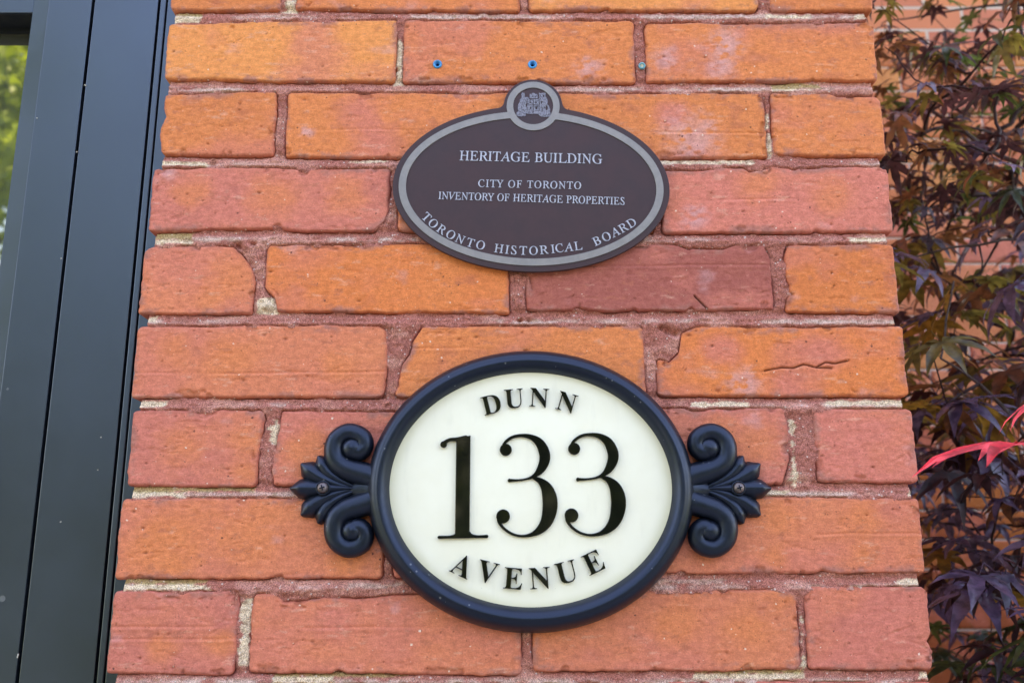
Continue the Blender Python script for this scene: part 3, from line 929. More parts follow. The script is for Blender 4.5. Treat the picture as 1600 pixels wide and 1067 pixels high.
BOLD, ITAL = 0x1D400, 0x1D434
def glyphs(s, base):
    return ''.join(chr(base + ord(c) - 65) if c.isalpha() else c for c in s)


def text_mesh(name, s, base, mat, parent, x0, x1, zb, cap, rot, y, depth, bevel=0.0, center=None, offset=0.0, spacing=1.0):
    """lettering fitted between x0..x1 (or round `center`) with cap height `cap`, as real raised geometry"""
    cu = bpy.data.curves.new(name, 'FONT'); cu.body = glyphs(s, base); cu.size = 1.0
    if base == ITAL: cu.shear = -0.25
    cu.extrude = 0.0; cu.offset = offset; cu.resolution_u = 4; cu.space_character = spacing; cu.space_word = 1.15
    tmp = bpy.data.objects.new('tmp', cu); C.objects.link(tmp)
    me = bpy.data.meshes.new_from_object(tmp.evaluated_get(bpy.context.evaluated_depsgraph_get()))
    co = np.empty(len(me.vertices) * 3, np.float32); me.vertices.foreach_get('co', co); co = co.reshape(-1, 3)
    lo, hi = co.min(0), co.max(0)
    # cap height of this face is about 0.69 of its size
    sz = cap / 0.69
    cu.size = 1.0
    sxx = (x1 - x0) / (hi[0] - lo[0]) if center is None else sz
    cu.extrude = depth / 2 / sz
    if bevel: cu.bevel_depth = bevel / sz; cu.bevel_resolution = 1; cu.offset = offset - bevel / sz
    bpy.context.view_layer.update()
    me2 = bpy.data.meshes.new_from_object(tmp.evaluated_get(bpy.context.evaluated_depsgraph_get()))
    bpy.data.objects.remove(tmp); bpy.data.meshes.remove(me)
    if center is None:
        mx = Matrix.Translation((x0, zb, 0)) @ Matrix.Rotation(rot, 4, 'Z') @ Matrix.Diagonal((sxx, sz, sz, 1)) @ Matrix.Translation((-lo[0], 0, 0))
    else:
        mx = Matrix.Translation((center[0], center[1], 0)) @ Matrix.Rotation(rot, 4, 'Z') @ Matrix.Diagonal((sz, sz, sz, 1)) @ Matrix.Translation((-(lo[0] + hi[0]) / 2, -0.345, 0))
    me2.transform(mx)
    me2.transform(Matrix(((1, 0, 0, 0), (0, 0, -1, 0), (0, 1, 0, 0), (0, 0, 0, 1))))
    me2.transform(Matrix.Translation((0, y, 0)))
    me2.materials.clear(); me2.materials.append(mat); me2.name = name
    return link(name, me2, parent)


# ------------------------------------------------------------------ heritage plaque
PY = -0.006                                   # its front face
pl_cx = (on(613, 300, PY)[0] + on(1046.5, 300, PY)[0]) / 2
zt, zbm = on(829, 166, PY)[1], on(829, 425, PY)[1]
pl_cz, PA, PB = (zt + zbm) / 2, (on(1046.5, 300, PY)[0] - on(613, 300, PY)[0]) / 2, (zt - zbm) / 2
PROT = -math.radians(1.3)
plaque = thing('heritage_plaque', 'dark brown oval heritage plaque with a round crest on top, above the address sign', 'plaque', (pl_cx, 0, pl_cz))
def ploc(u, v):                               # photograph -> plaque's own x, z
    x, z = on(u, v, PY); return x - pl_cx, z - pl_cz
ecx, ecz = ploc(833, 166.5); ER = 0.0272
step = 0.0005
gx = np.arange(-PA - 0.01, PA + 0.01, step); gz = np.arange(-PB - 0.01, PB + 0.05, step)
GX, GZ = np.meshgrid(gx, gz)
cr_, sr_ = math.cos(PROT), math.sin(PROT)
RX, RZ = GX * cr_ + GZ * sr_, -GX * sr_ + GZ * cr_
def ell(a, b):
    k = np.sqrt((RX / a) ** 2 + (RZ / b) ** 2); return (1 - k) * min(a, b)
def smin_u(a, b, k):   # smooth union of inside-positive fields
    h = np.clip(0.5 + 0.5 * (a - b) / k, 0, 1); return b * (1 - h) + a * h + k * h * (1 - h)
cir = lambda r: r - np.hypot(GX - ecx, GZ - ecz)
outer = smin_u(ell(PA, PB), cir(ER), 0.006)
PTH = 0.0032
extrude_loops('backing', contours(outer, gx[0], gz[0], step), PTH - 0.0008, M_PLAQUE, plaque, 0.0004, PY + PTH / 2)
wo, wi = 0.0056, 0.0122
ring = np.maximum(np.minimum(ell(PA - wo, PB - wo), -ell(PA - wi, PB - wi)), cir(ER - 0.0027))
ring = np.minimum(ring, -cir(ER - 0.0088))
ring = np.minimum(ring, outer - 0.002)
extrude_loops('border_ring', contours(ring, gx[0], gz[0], step), 0.0008, M_PEWTER, plaque, 0.00015, PY - 0.0003)
# crest: two supporters either side of a quartered shield over a ribbon
cs = 0.00022
cgx = np.arange(-0.019, 0.019, cs); cgz = np.arange(-0.019, 0.019, cs)
CX, CZ = np.meshgrid(cgx, cgz)
u_ = 6.15e-5
def cz_(x, y): return (x - 612) * u_, -(y - 537) * u_ / 0.93
def blob(x, y, rx, ry):
    a, b = cz_(x, y); return 1 - np.hypot((CX - a) / (rx * u_), (CZ - b) / (ry * u_))
def rect(x0, y0, x1, y1):
    a, b = cz_(x0, y0); c, d = cz_(x1, y1)
    return np.minimum(np.minimum(CX - a, c - CX), np.minimum(b - CZ, CZ - d)) / 0.002
F = np.full(CX.shape, -1.0)
for g in (blob(445, 560, 62, 110), blob(470, 455, 58, 60), blob(462, 370, 26, 55), blob(510, 420, 40, 22), blob(430, 650, 70, 45), blob(500, 600, 30, 60),
          blob(770, 470, 60, 95), rect(700, 335, 800, 400), blob(745, 430, 50, 60), blob(810, 590, 58, 85), blob(770, 655, 80, 42), blob(840, 650, 32, 50), blob(715, 570, 30, 70),
          rect(525, 430, 700, 610), blob(612, 600, 88, 55), rect(560, 352, 680, 418), blob(615, 352, 28, 16), rect(520, 615, 710, 655), blob(430, 675, 70, 22), blob(790, 680, 80, 22)):
    F = np.maximum(F, g)
for g in (rect(608, 430, 618, 640), rect(528, 517, 700, 526), rect(552, 418, 690, 430), rect(516, 425, 526, 600), rect(698, 425, 707, 610), blob(655, 480, 14, 16), blob(570, 480, 12, 16),
          blob(660, 565, 18, 26), blob(815, 565, 18, 40), blob(575, 565, 12, 24), blob(740, 480, 10, 24), blob(770, 380, 12, 20)):
    F = np.minimum(F, -g)
F = np.minimum(F, 0.42 + fbm(CX * 1300, CZ * 1300, 5, 3) * 1.3)
extrude_loops('crest', [l + np.array([ecx, ecz]) for l in contours(F, cgx[0], cgz[0], cs)], 0.0005, M_CREST, plaque, 0, PY - 0.00025)
PLY = PY - 0.0003
def line(s, u0, u1, v0, v1, cap):
    (a, b), (c, d) = ploc(u0, v0), ploc(u1, v1)
    text_mesh('inscription', s, ITAL, M_PLETTER, plaque, a, c, b, cap, math.atan2(d - b, c - a), PLY, 0.0006, offset=0.004, spacing=1.12 if s.startswith('CITY') else 1.0)
line('HERITAGE BUILDING', 718, 941, 251, 256.5, 0.0092)
line('CITY OF TORONTO', 747, 908, 292.5, 296, 0.0070)
line('INVENTORY OF HERITAGE PROPERTIES', 685, 976, 311.5, 320.5, 0.0070)
def arc_letters(s, pts, base, cap, mat, parent, loc, y, depth, bevel=0.0, offset=0.0, name='letter', rots=None):
    P = [loc(*p) for p in pts]
    for i, ch in enumerate(s):
        a, b = P[max(0, i - 1)], P[min(len(P) - 1, i + 1)]
        r = math.atan2(b[1] - a[1], b[0] - a[0]) if rots is None else math.radians(rots[i])
        text_mesh(name, ch, base, mat, parent, 0, 0, 0, cap, r, y, depth, bevel, center=P[i], offset=offset)
Z1 = lambda L: [(600 + a / 3.139, 100 + b / 3.139) for a, b in L]
arc_letters('TORONTO', Z1([(209, 752), (242, 783), (284, 813), (328, 838), (374, 860), (424, 878), (474, 889)]), ITAL, 0.0078, M_PLETTER, plaque, ploc, PLY, 0.0006, 0, 0.004)
arc_letters('HISTORICAL', Z1([(564, 906), (604, 911), (637, 914), (683, 916), (733, 916), (785, 912), (828, 908), (860, 904), (905, 899), (952, 893)]), ITAL, 0.0078, M_PLETTER, plaque, ploc, PLY, 0.0006, 0, 0.004)
arc_letters('BOARD', Z1([(1043, 869), (1090, 848), (1132, 826), (1174, 804), (1213, 781)]), ITAL, 0.0078, M_PLETTER, plaque, ploc, PLY, 0.0006, 0, 0.004)
o = box('spacer', (-0.09, -0.08, PY + PTH, 0.001, -0.01, 0.01), M_PLAQUE, plaque)
o = box('spacer', (0.08, 0.09, PY + PTH, 0.001, -0.01, 0.01), M_PLAQUE, plaque)

# ------------------------------------------------------------------ address sign
AY = -0.012
sx0, sx1 = on(573.5, 765, -0.002)[0], on(1084.5, 765, -0.002)[0]
sz1, sz0 = on(829, 547, -0.006)[1], on(829, 989, -0.002)[1]
scx, scz = (sx0 + sx1) / 2, (sz0 + sz1) / 2
OA, OB = (sx1 - sx0) / 2, (sz1 - sz0) / 2
sign = thing('address_sign', 'oval cream house number sign in a thick black frame with scrolled ends', 'sign', (scx, 0, scz))
FACE = -0.0105
def sloc(u, v, Y=FACE):
    x, z = on(u, v, Y); return x - scx, z - scz
ia = (on(1048, 765, FACE)[0] - on(608.5, 765, FACE)[0]) / 2
ib = (on(829, 584, FACE)[1] - on(829, 948, FACE)[1]) / 2
# moulded frame: an oval ring with a rounded profile
NA, NP = 220, 30
A = np.linspace(0, 2 * np.pi, NA, endpoint=False)
prof = []
for k in range(NP + 1):
    t = math.pi * k / NP                       # 0 outer .. pi inner
    c, s = math.cos(t), math.sin(t)
    yv = -0.0205 * s + (0.001 if k < NP / 2 else 0)
    prof.append((0.5 + 0.5 * c, yv))
V = []
for a in A:
    for f, yv in prof:
        ra = ia - 0.001 + (OA - ia + 0.001) * f; rb = ib - 0.001 + (OB - ib + 0.001) * f
        V.append((ra * math.cos(a), min(yv, 0.003), rb * math.sin(a)))
V = np.array(V)
Q = []
n1 = NP + 1
for i in range(NA):
    j = (i + 1) % NA
    for k in range(NP):
        Q.append((i * n1 + k, i * n1 + k + 1, j * n1 + k + 1, j * n1 + k))
link('frame', mesh_np('frame', V, quads=np.array(Q)[:, ::-1], mat=M_BLACK), sign)
# cream face, slightly domed
mb = MB()
V = [(0, FACE - 0.0022, 0)]; T = []; Q = []
R_ = np.linspace(0.08, 1, 14)
for r in R_:
    for a in A:
        V.append((r * (ia + 0.002) * math.cos(a), FACE - 0.0022 * (1 - r * r), r * (ib + 0.002) * math.sin(a)))
for i in range(NA): T.append((0, 1 + (i + 1) % NA, 1 + i))
for k in range(len(R_) - 1):
    for i in range(NA):
        j = (i + 1) % NA
        Q.append((1 + k * NA + i, 1 + k * NA + j, 1 + (k + 1) * NA + j, 1 + (k + 1) * NA + i))
face = link('face_panel', mesh_np('face_panel', V, quads=Q, tris=T, mat=M_PLATE), sign)
LY = FACE - 0.0028

# numerals
Z4 = lambda L: [(640 + p[0] / 2.668, 560 + p[1] / 2.668) + tuple(p[2:]) for p in L]
PXW = 1 / 2.668 / 1835
def stroke_field(GX, GZ, pts, n=8):
    P = np.array([(*sloc(u, v), wd * PXW / 2) for u, v, wd in pts])
    P = catmull(P, n)
    F = np.full(GX.shape, -1.0)
    for (x0, z0, r0), (x1, z1, r1) in zip(P, P[1:]):
        L2 = (x1 - x0) ** 2 + (z1 - z0) ** 2 + 1e-12
        t = np.clip(((GX - x0) * (x1 - x0) + (GZ - z0) * (z1 - z0)) / L2, 0, 1)
        F = np.maximum(F, r0 + (r1 - r0) * t - np.hypot(GX - x0 - t * (x1 - x0), GZ - z0 - t * (z1 - z0)))
    return F
def disc(GX, GZ, u, v, r):
    x, z = sloc(u, v); return r * PXW - np.hypot(GX - x, GZ - z)
st = 0.0004
def numeral(fields, box_z):
    (x0, z1), (x1, z0) = sloc(*Z4([box_z[0]])[0]), sloc(*Z4([box_z[1]])[0])
    gx = np.arange(x0, x1, st); gz = np.arange(z0, z1, st)
    GX, GZ = np.meshgrid(gx, gz)
    F = fields(GX, GZ)
    return extrude_loops('numeral', contours(F, gx[0], gz[0], st), 0.0012, M_DIGIT, sign, 0.0005, LY)
def one(GX, GZ):
    P = [sloc(u, v) for u, v in Z4([(190, 330), (251, 322), (255, 742), (195, 742)])]
    xl, xr = (P[0][0] + P[3][0]) / 2, (P[1][0] + P[2][0]) / 2
    zt_, zb_ = P[1][1], P[2][1]
    F = np.minimum(np.minimum(GX - xl, xr - GX), np.minimum(zt_ - GZ + (GX - xr) * 0.25, GZ - zb_))
    F = np.maximum(F, stroke_field(GX, GZ, Z4([(143, 360, 22), (150, 350, 16), (170, 340, 14), (200, 338, 16), (235, 333, 22)])))
    F = np.maximum(F, disc(GX, GZ, *Z4([(143, 360)])[0], 14))
    F = np.maximum(F, stroke_field(GX, GZ, Z4([(124, 745, 13), (160, 744, 12), (222, 743, 13), (290, 742, 12), (322, 741, 14)])))
    F = np.maximum(F, stroke_field(GX, GZ, Z4([(165, 742, 6), (192, 736, 12), (212, 722, 26), (234, 722, 26), (258, 736, 12), (285, 740, 6)])))
    return F
def three(dx, dy):
    def f(GX, GZ):
        o = lambda L: Z4([(p[0] + dx, p[1] + dy) + tuple(p[2:]) for p in L])
        F = stroke_field(GX, GZ, o([(386, 374, 12), (400, 350, 13), (428, 330, 13), (465, 323, 14), (505, 329, 22), (540, 352, 36), (560, 390, 45), (562, 425, 44), (547, 462, 34), (522, 488, 18), (492, 502, 10), (455, 508, 9), (420, 509, 13)]))
        F = np.maximum(F, stroke_field(GX, GZ, o([(515, 498, 12), (545, 512, 26), (570, 540, 46), (583, 580, 60), (584, 625, 61), (572, 675, 50), (545, 712, 34), (510, 733, 18), (470, 740, 11), (430, 732, 11), (395, 710, 12), (374, 683, 14), (370, 660, 14)])))
        F = np.maximum(F, disc(GX, GZ, *o([(401, 382)])[0], 25))
        F = np.maximum(F, disc(GX, GZ, *o([(390, 658)])[0], 28))
        F = np.maximum(F, disc(GX, GZ, *o([(417, 509)])[0], 8))
        return F
    return f
numeral(one, ((100, 300), (350, 770)))
numeral(three(0, 0), ((340, 290), (640, 770)))
numeral(three(284, -4), ((624, 290), (924, 770)))
arc_letters('DUNN', Z4([(341, 193), (435, 168), (540, 165), (655, 184)]), BOLD, 0.0163, M_DIGIT, sign, sloc, LY, 0.0010, 0.0003, 0.0, rots=(14, 5, -4, -16))
arc_letters('AVENUE', Z4([(221, 862), (325, 888), (432, 915), (543, 913), (653, 888), (765, 848)]), BOLD, 0.0172, M_DIGIT, sign, sloc, LY, 0.0010, 0.0003, 0.0, rots=(-25, -14, -5, 4, 14, 25))


# scrolled ends
def loft(center, width, height, y0, nseg=14, ridge=1.0):
    """raised leaf: centre line in x,z; half-widths; heights above the wall; a soft ridge across"""
    P = np.array(center); n = len(P)
    tn = np.gradient(P, axis=0); tn /= np.linalg.norm(tn, axis=1)[:, None] + 1e-9
    nr = np.stack([-tn[:, 1], tn[:, 0]], 1)
    V = []
    for i in range(n):
        for k in range(nseg + 1):
            t = -1 + 2 * k / nseg
            h = height[i] * (max(0, 1 - abs(t) ** 1.6)) ** (0.62 * ridge) 
            p = P[i] + nr[i] * t * width[i]
            V.append((p[0], y0 - h, p[1]))
    return np.array(V), grid_quads(nseg + 1, n)
Z5 = lambda L: [(450 + p[0] / 4.27, 640 + p[1] / 4.27) for p in L]
ZW = 1 / 4.27 / 1835
def ornament(mirror):
    mbx = MB()
    def loc(L):
        P = np.array([sloc(u, v, -0.008) for u, v in Z5(L)])
        return P
    def addm(V, Q=None, T=None):
        V = np.array(V)
        if mirror:
            V = V.copy(); V[:, 0] *= -1
            if Q is not None: Q = [tuple(q)[::-1] for q in Q]
            if T is not None: T = [tuple(q)[::-1] for q in T]
        mbx.add(V, Q, T)
    for sgn in (1, -1):
        fl = lambda L: [(x, 525 + (y - 525) * (1 if sgn > 0 else -1.06)) for x, y in L]
        path = loc(fl([(600, 462), (530, 436), (450, 412), (372, 382), (322, 335), (306, 270), (318, 210), (354, 170), (405, 150), (458, 160), (498, 188), (510, 228), (498, 262), (468, 280), (440, 270)]))
        path = catmull(path, 6)
        n = len(path)
        s = np.linspace(0, 1, n)
        rad = np.interp(s, [0, 0.2, 0.5, 0.8, 1.0], [86, 76, 64, 60, 66]) * ZW
        hy = np.interp(s, [0, 0.25, 0.6, 1.0], [-0.0045, -0.005, -0.0055, -0.006])
        pts = [(p[0], h, p[1]) for p, h in zip(path, hy)]
        V, Q, T = tube(pts, rad, 18)
        addm(V, Q, T)
        b = loc(fl([(428, 258)]))[0]; rb = 76 * ZW
        Vb, Qb = [], []
        for i in range(13):
            for k in range(24):
                th = math.pi * i / 12; ph = 2 * math.pi * k / 24
                Vb.append((b[0] + rb * math.sin(th) * math.cos(ph), -0.0055 - rb * 1.0 * math.cos(th), b[1] + rb * math.sin(th) * math.sin(ph)))
        for i in range(12):
            for k in range(24):
                Qb.append((i * 24 + k, i * 24 + (k + 1) % 24, (i + 1) * 24 + (k + 1) % 24, (i + 1) * 24 + k))
        addm(Vb, Qb)
        for cl, wmx in (([(500, 530), (400, 495), (310, 450), (245, 395), (196, 306)], 74), ([(500, 526), (390, 512), (280, 480), (175, 430), (82, 358)], 82)):
            P = catmull(loc(fl(cl)), 8); n = len(P); s = np.linspace(0, 1, n)
            wd = np.interp(s, [0, 0.3, 0.7, 0.9, 1], [14, 40, wmx * 0.92, wmx * 0.78, 16]) * ZW
            hh = np.interp(s, [0, 0.5, 0.85, 1], [0.006, 0.0095, 0.0105, 0.006])
            V, Q = loft(P, wd, hh, 0.0, 14)
            addm(V, Q)
    P = catmull(loc([(500, 524), (380, 522), (240, 522), (120, 522), (8, 522)]), 8); n = len(P); s = np.linspace(0, 1, n)
    wd = np.interp(s, [0, 0.3, 0.72, 0.88, 1], [14, 40, 76, 62, 14]) * ZW
    hh = np.interp(s, [0, 0.5, 0.85, 1], [0.007, 0.011, 0.0115, 0.006])
    V, Q = loft(P, wd, hh, 0.0, 16)
    addm(V, Q)
    # web joining the scrolls to the frame
    P = catmull(loc([(615, 530), (570, 530), (500, 530), (400, 530)]), 8); n = len(P); s = np.linspace(0, 1, n)
    V, Q = loft(P, np.interp(s, [0, 0.35, 0.7, 1], [235, 200, 130, 30]) * ZW, np.interp(s, [0, 0.5, 1], [0.013, 0.012, 0.007]), 0.0, 20)
    addm(V, Q)
    o = link('scroll_ornament', mbx.mesh('scroll_ornament', M_BLACK), sign)
    # screw
    c = loc([(237, 523)])[0]
    sxp = -c[0] if mirror else c[0]
    V, Q = [], []
    prof = [(0.0, -0.0152), (0.0022, -0.0149), (0.0036, -0.0140), (0.0044, -0.0126), (0.0046, -0.0105), (0.0046, -0.006)]
    for r, y in prof:
        for k in range(24):
            a = 2 * math.pi * k / 24; V.append((sxp + r * math.cos(a), y, c[1] + r * math.sin(a)))
    for i in range(len(prof) - 1):
        for k in range(24):
            Q.append((i * 24 + k, i * 24 + (k + 1) % 24, (i + 1) * 24 + (k + 1) % 24, (i + 1) * 24 + k))
    sc = link('screw', mesh_np('screw', V, quads=Q, mat=M_SCREW), sign)
    mq = MB()
    for a in (0.3, 0.3 + math.pi / 2):
        V, Q = box_vq(-0.0022, 0.0022, -0.01535, -0.012, -0.00045, 0.00045)
        if a > 1: V[:, 1] -= 0.00003
        ca, sa = math.cos(a), math.sin(a)
        V = np.stack([sxp + V[:, 0] * ca - V[:, 2] * sa, V[:, 1], c[1] + V[:, 0] * sa + V[:, 2] * ca], 1)
        mq.add(V, Q)
    link('cross_slot', mq.mesh('cross_slot', M_DARK, False), sc)
    V, Q = [], []
    for r, y in ((0.0062, -0.0060), (0.0060, -0.0112), (0.0050, -0.0116), (0.0048, -0.0100)):
        for k in range(24):
            a = 2 * math.pi * k / 24; V.append((sxp + r * math.cos(a), y, c[1] + r * math.sin(a)))
    for i in range(3):
        for k in range(24):
            Q.append((i * 24 + k, i * 24 + (k + 1) % 24, (i + 1) * 24 + (k + 1) % 24, (i + 1) * 24 + k))
    link('screw_boss', mesh_np('screw_boss', V, quads=Q, mat=M_BLACK), sign)
ornament(False)
ornament(True)

# ------------------------------------------------------------------ wall plugs
PLAB = ['bright blue plastic wall plug, leftmost of the three in the top brick course',
        'bright blue plastic wall plug in the brick just above the plaque crest',
        'faded teal wall plug with a pale filled centre beside the mortar joint']
for i, (u, v) in enumerate(PLUGS):
    x, z = on(u, v)
    t = thing('wall_plug', PLAB[i], 'wall plug', (x, 0, z), 'blue wall plugs left above the plaque')
    V, Q = [], []
    k_ = 1.0 if i < 2 else 0.78
    for r, y in ((0.0040, 0.002), (0.0043, -0.0004), (0.0040, -0.0012), (0.0033, -0.0014), (0.0024, -0.0008), (0.0015, 0.002), (0.0013, 0.010)):
        for k in range(28):
            a = 2 * math.pi * k / 28; V.append((r * k_ * math.cos(a), y, r * k_ * math.sin(a)))
    for j in range(6):
        for k in range(28):
            Q.append((j * 28 + k, j * 28 + (k + 1) % 28, (j + 1) * 28 + (k + 1) % 28, (j + 1) * 28 + k))
    link('collar', mesh_np('collar', V, quads=Q, mat=M_PLUG if i < 2 else M_PLUGOLD), t)
    V = [(0, 0.0025 if i < 2 else -0.0006, 0)] + [(0.0016 * math.cos(a), 0.0025 if i < 2 else -0.0004, 0.0016 * math.sin(a)) for a in np.linspace(0, 2 * math.pi, 16, endpoint=False)]
    T = [(0, 1 + (k + 1) % 16, 1 + k) for k in range(16)]
    link('hole' if i < 2 else 'filling', mesh_np('hole', V, tris=T, mat=M_DARK if i < 2 else simple('pale_filler', (0.55, 0.50, 0.35), 0.9, nscale=900, var=0.4)), t)

# ------------------------------------------------------------------ japanese maple
def maple_leaf(mat, fold=0.18, droop=0.35, nl=7, seed=0):
    rn = random.Random(seed)
    angs = {7: (-128, -84, -42, 0, 42, 84, 128), 5: (-98, -50, 0, 50, 98)}[nl]
    lens = {7: (0.36, 0.68, 0.9, 1.0, 0.9, 0.68, 0.36), 5: (0.5, 0.86, 1.0, 0.86, 0.5)}[nl]
    V = [(0, 0, 0)]; T = []
    notch = []
    allA = [math.radians(a + rn.uniform(-5, 5)) for a in angs]
    for i in range(nl + 1):
        if i == 0: a = allA[0] - 0.35
        elif i == nl: a = allA[-1] + 0.35
        else: a = (allA[i - 1] + allA[i]) / 2
        r = 0.28 if 0 < i < nl else 0.10
        V.append((r * math.sin(a), r * math.cos(a), 0.03)); notch.append(len(V) - 1)
    for i in range(nl):
        a = allA[i]; L = lens[i] * rn.uniform(0.92, 1.08); wv = 0.13 * (0.5 + 0.5 * lens[i])
        d = (math.sin(a), math.cos(a)); nn = (math.cos(a), -math.sin(a))
        zt = lambda s: -droop * (s * L) ** 2
        ids = []
        for s, wf in ((0.30, 0.85), (0.52, 1.0), (0.78, 0.50)):
            row = []
            for sd2 in (-1, 0, 1):
                off = wv * wf * sd2
                V.append((d[0] * L * s + nn[0] * off, d[1] * L * s + nn[1] * off, zt(s) + (fold * wv if sd2 else 0)))
                row.append(len(V) - 1)
            ids.append(row)
        V.append((d[0] * L, d[1] * L, zt(1) - 0.04)); tip = len(V) - 1
        nlft, nrgt = notch[i], notch[i + 1]
        r0 = ids[0]
        T += [(0, nlft, r0[1]), (0, r0[1], nrgt), (nlft, r0[0], r0[1]), (r0[1], r0[2], nrgt)]
        for ra, rb in zip(ids, ids[1:]):
            T += [(ra[0], rb[0], rb[1]), (ra[0], rb[1], ra[1]), (ra[1], rb[1], rb[2]), (ra[1], rb[2], ra[2])]
        T += [(ids[-1][0], tip, ids[-1][1]), (ids[-1][1], tip, ids[-1][2])]
    V = np.array(V) * np.array([1, 1, 1])
    T = np.array(T)[:, ::-1]
    # petiole
    Vt, Qt, _ = tube([(0, 0, 0), (0.0, -0.22, 0.03), (0.0, -0.45, 0.10)], [0.009, 0.008, 0.011], 4, False)
    Q = np.array(Qt) + len(V)
    return mesh_np('leaf', np.vstack([V, Vt]), quads=Q, tris=T, mat=mat, smooth=True)

LM = {
 'olive': leaf_mat('maple_leaf_olive', (0.13, 0.105, 0.022), (0.15, 0.12, 0.035), 0.45),
 'brown': leaf_mat('maple_leaf_brown', (0.16, 0.05, 0.026), (0.17, 0.07, 0.035), 0.45),
 'wine': leaf_mat('maple_leaf_burgundy', (0.050, 0.016, 0.020), (0.07, 0.03, 0.04), 0.35),
 'purple': leaf_mat('maple_leaf_purple', (0.11, 0.075, 0.15), (0.17, 0.13, 0.25), 0.2, 0.27),
 'green': leaf_mat('maple_leaf_green', (0.05, 0.085, 0.025), (0.07, 0.11, 0.035), 0.45),
 'amber': leaf_mat('maple_leaf_amber', (0.20, 0.10, 0.018), (0.20, 0.11, 0.025), 0.5),
 'pink': leaf_mat('maple_leaf_pink', (0.66, 0.035, 0.065), (0.78, 0.10, 0.17), 0.45),
}
LEAF = {}
for k, m in LM.items():
    LEAF[k] = [maple_leaf(m, random.uniform(0.1, 0.4), random.uniform(0.1, 0.6), nlb, 50 + i * 7 + len(k)) for i, nlb in enumerate((7, 5, 7, 5))]
TRUNK = (1.45, 0.75)
maple = thing('japanese_maple', 'dark red and olive leaved maple growing between the pillar and the rear wall', 'tree', (TRUNK[0], TRUNK[1], 0))
def mrel(p): return (p[0] - TRUNK[0], p[1] - TRUNK[1], p[2])

clusters = []      # (x, y, z, size, in_view)
def add_cluster(u, v, Y, size, view):
    x, z = on(u, v, Y)
    if x < 0.372 or z < 0.5 or Y > BY - 0.12: return
    clusters.append((x, Y, z, size, view))
rn = random.Random(21)
bands = [(-40, 60, 14, 0.032, 0.048), (60, 200, 64, 0.028, 0.044), (200, 360, 74, 0.028, 0.044), (360, 470, 22, 0.055, 0.075), (470, 570, 12, 0.05, 0.065),
         (570, 760, 46, 0.048, 0.075), (760, 860, 12, 0.045, 0.06), (860, 1110, 28, 0.05, 0.07)]
for v0, v1, n, s0, s1 in bands:
    for _ in range(n):
        v = rn.uniform(v0, v1)
        Y = rn.uniform(0.25, 1.35)
        add_cluster(rn.uniform(1375, 1640), v, Y, rn.uniform(s0, s1) * 1.08, True)
for _ in range(900):
    add_cluster(rn.uniform(1640, 2900), rn.uniform(450, 1700), rn.uniform(0.1, 1.4), rn.uniform(0.045, 0.07), False)  # unseen leaves added out of frame to shade the lower rear wall
for _ in range(60):
    add_cluster(rn.uniform(1385, 1640), rn.choice([rn.uniform(-500, -50), rn.uniform(1120, 1500)]), rn.uniform(0.2, 1.35), rn.uniform(0.045, 0.07), False)

# skeleton: nodes joined to the nearest node that is already on the tree
nodes = [(TRUNK[0], TRUNK[1], z) for z in (0.0, 0.3, 0.6, 0.85)]
par = {1: 0, 2: 1, 3: 2}
guides = [
 [(1.45, .75, .85), (1.30, .70, 1.15), (1.10, .62, 1.38), (0.90, .60, 1.60)] + [(on(u, v, Y)[0], Y, on(u, v, Y)[1]) for u, v, Y in ((1620, 268, .62), (1560, 243, .63), (1505, 205, .64), (1465, 178, .65), (1425, 155, .66), (1392, 148, .67))],
 [(1.30, .70, 1.15), (1.25, .80, 1.6), (1.05, .9, 2.0)] + [(on(u, v, Y)[0], Y, on(u, v, Y)[1]) for u, v, Y in ((1620, 6, .9), (1540, 10, .9), (1450, 24, .92), (1385, 33, .93))],
 [(1.10, .62, 1.38), (0.85, .5, 1.45)] + [(on(u, v, Y)[0], Y, on(u, v, Y)[1]) for u, v, Y in ((1610, 374, .45), (1530, 383, .45), (1450, 396, .46), (1410, 402, .46))],
 [(1.10, .62, 1.38), (0.9, .4, 1.2)] + [(on(u, v, Y)[0], Y, on(u, v, Y)[1]) for u, v, Y in ((1600, 680, .35), (1530, 600, .4), (1470, 560, .42), (1478, 500, .43), (1490, 440, .44))],
 [(1.25, .8, 1.0), (1.0, .8, 1.1)] + [(on(u, v, Y)[0], Y, on(u, v, Y)[1]) for u, v, Y in ((1600, 880, .75), (1540, 925, .75), (1480, 960, .75))],
]
for g in guides:
    dmin = [sum((a - b) ** 2 for a, b in zip(g[0], nd_)) for nd_ in nodes]
    prev = int(np.argmin(dmin))
    for p in g[(1 if min(dmin) < 1e-4 else 0):]:
        nodes.append(p); par[len(nodes) - 1] = prev; prev = len(nodes) - 1
n_guide = len(nodes)
order = sorted(range(len(clusters)), key=lambda i: (clusters[i][0] - TRUNK[0]) ** 2 + (clusters[i][1] - TRUNK[1]) ** 2 + (clusters[i][2] - 1.2) ** 2)
cnode = {}
for i in order:
    c = clusters[i][:3]
    N = np.array(nodes[2:]); d = ((N - c) ** 2 * np.array([1, 1, 1.6])).sum(1) + 0.4 * np.maximum(0, (c[0] - N[:, 0])) 
    j = int(np.argmin(d)) + 2
    mid = tuple(0.5 * (a + b) + rn.uniform(-0.012, 0.012) for a, b in zip(nodes[j], c))
    nodes.append(mid); par[len(nodes) - 1] = j
    nodes.append(c); par[len(nodes) - 1] = len(nodes) - 2
    cnode[i] = len(nodes) - 1
cnt = [1] * len(nodes)
for i in range(len(nodes) - 1, 0, -1):
    cnt[par[i]] += cnt[i]
big, small = MB(), MB()
trunkmb = MB()
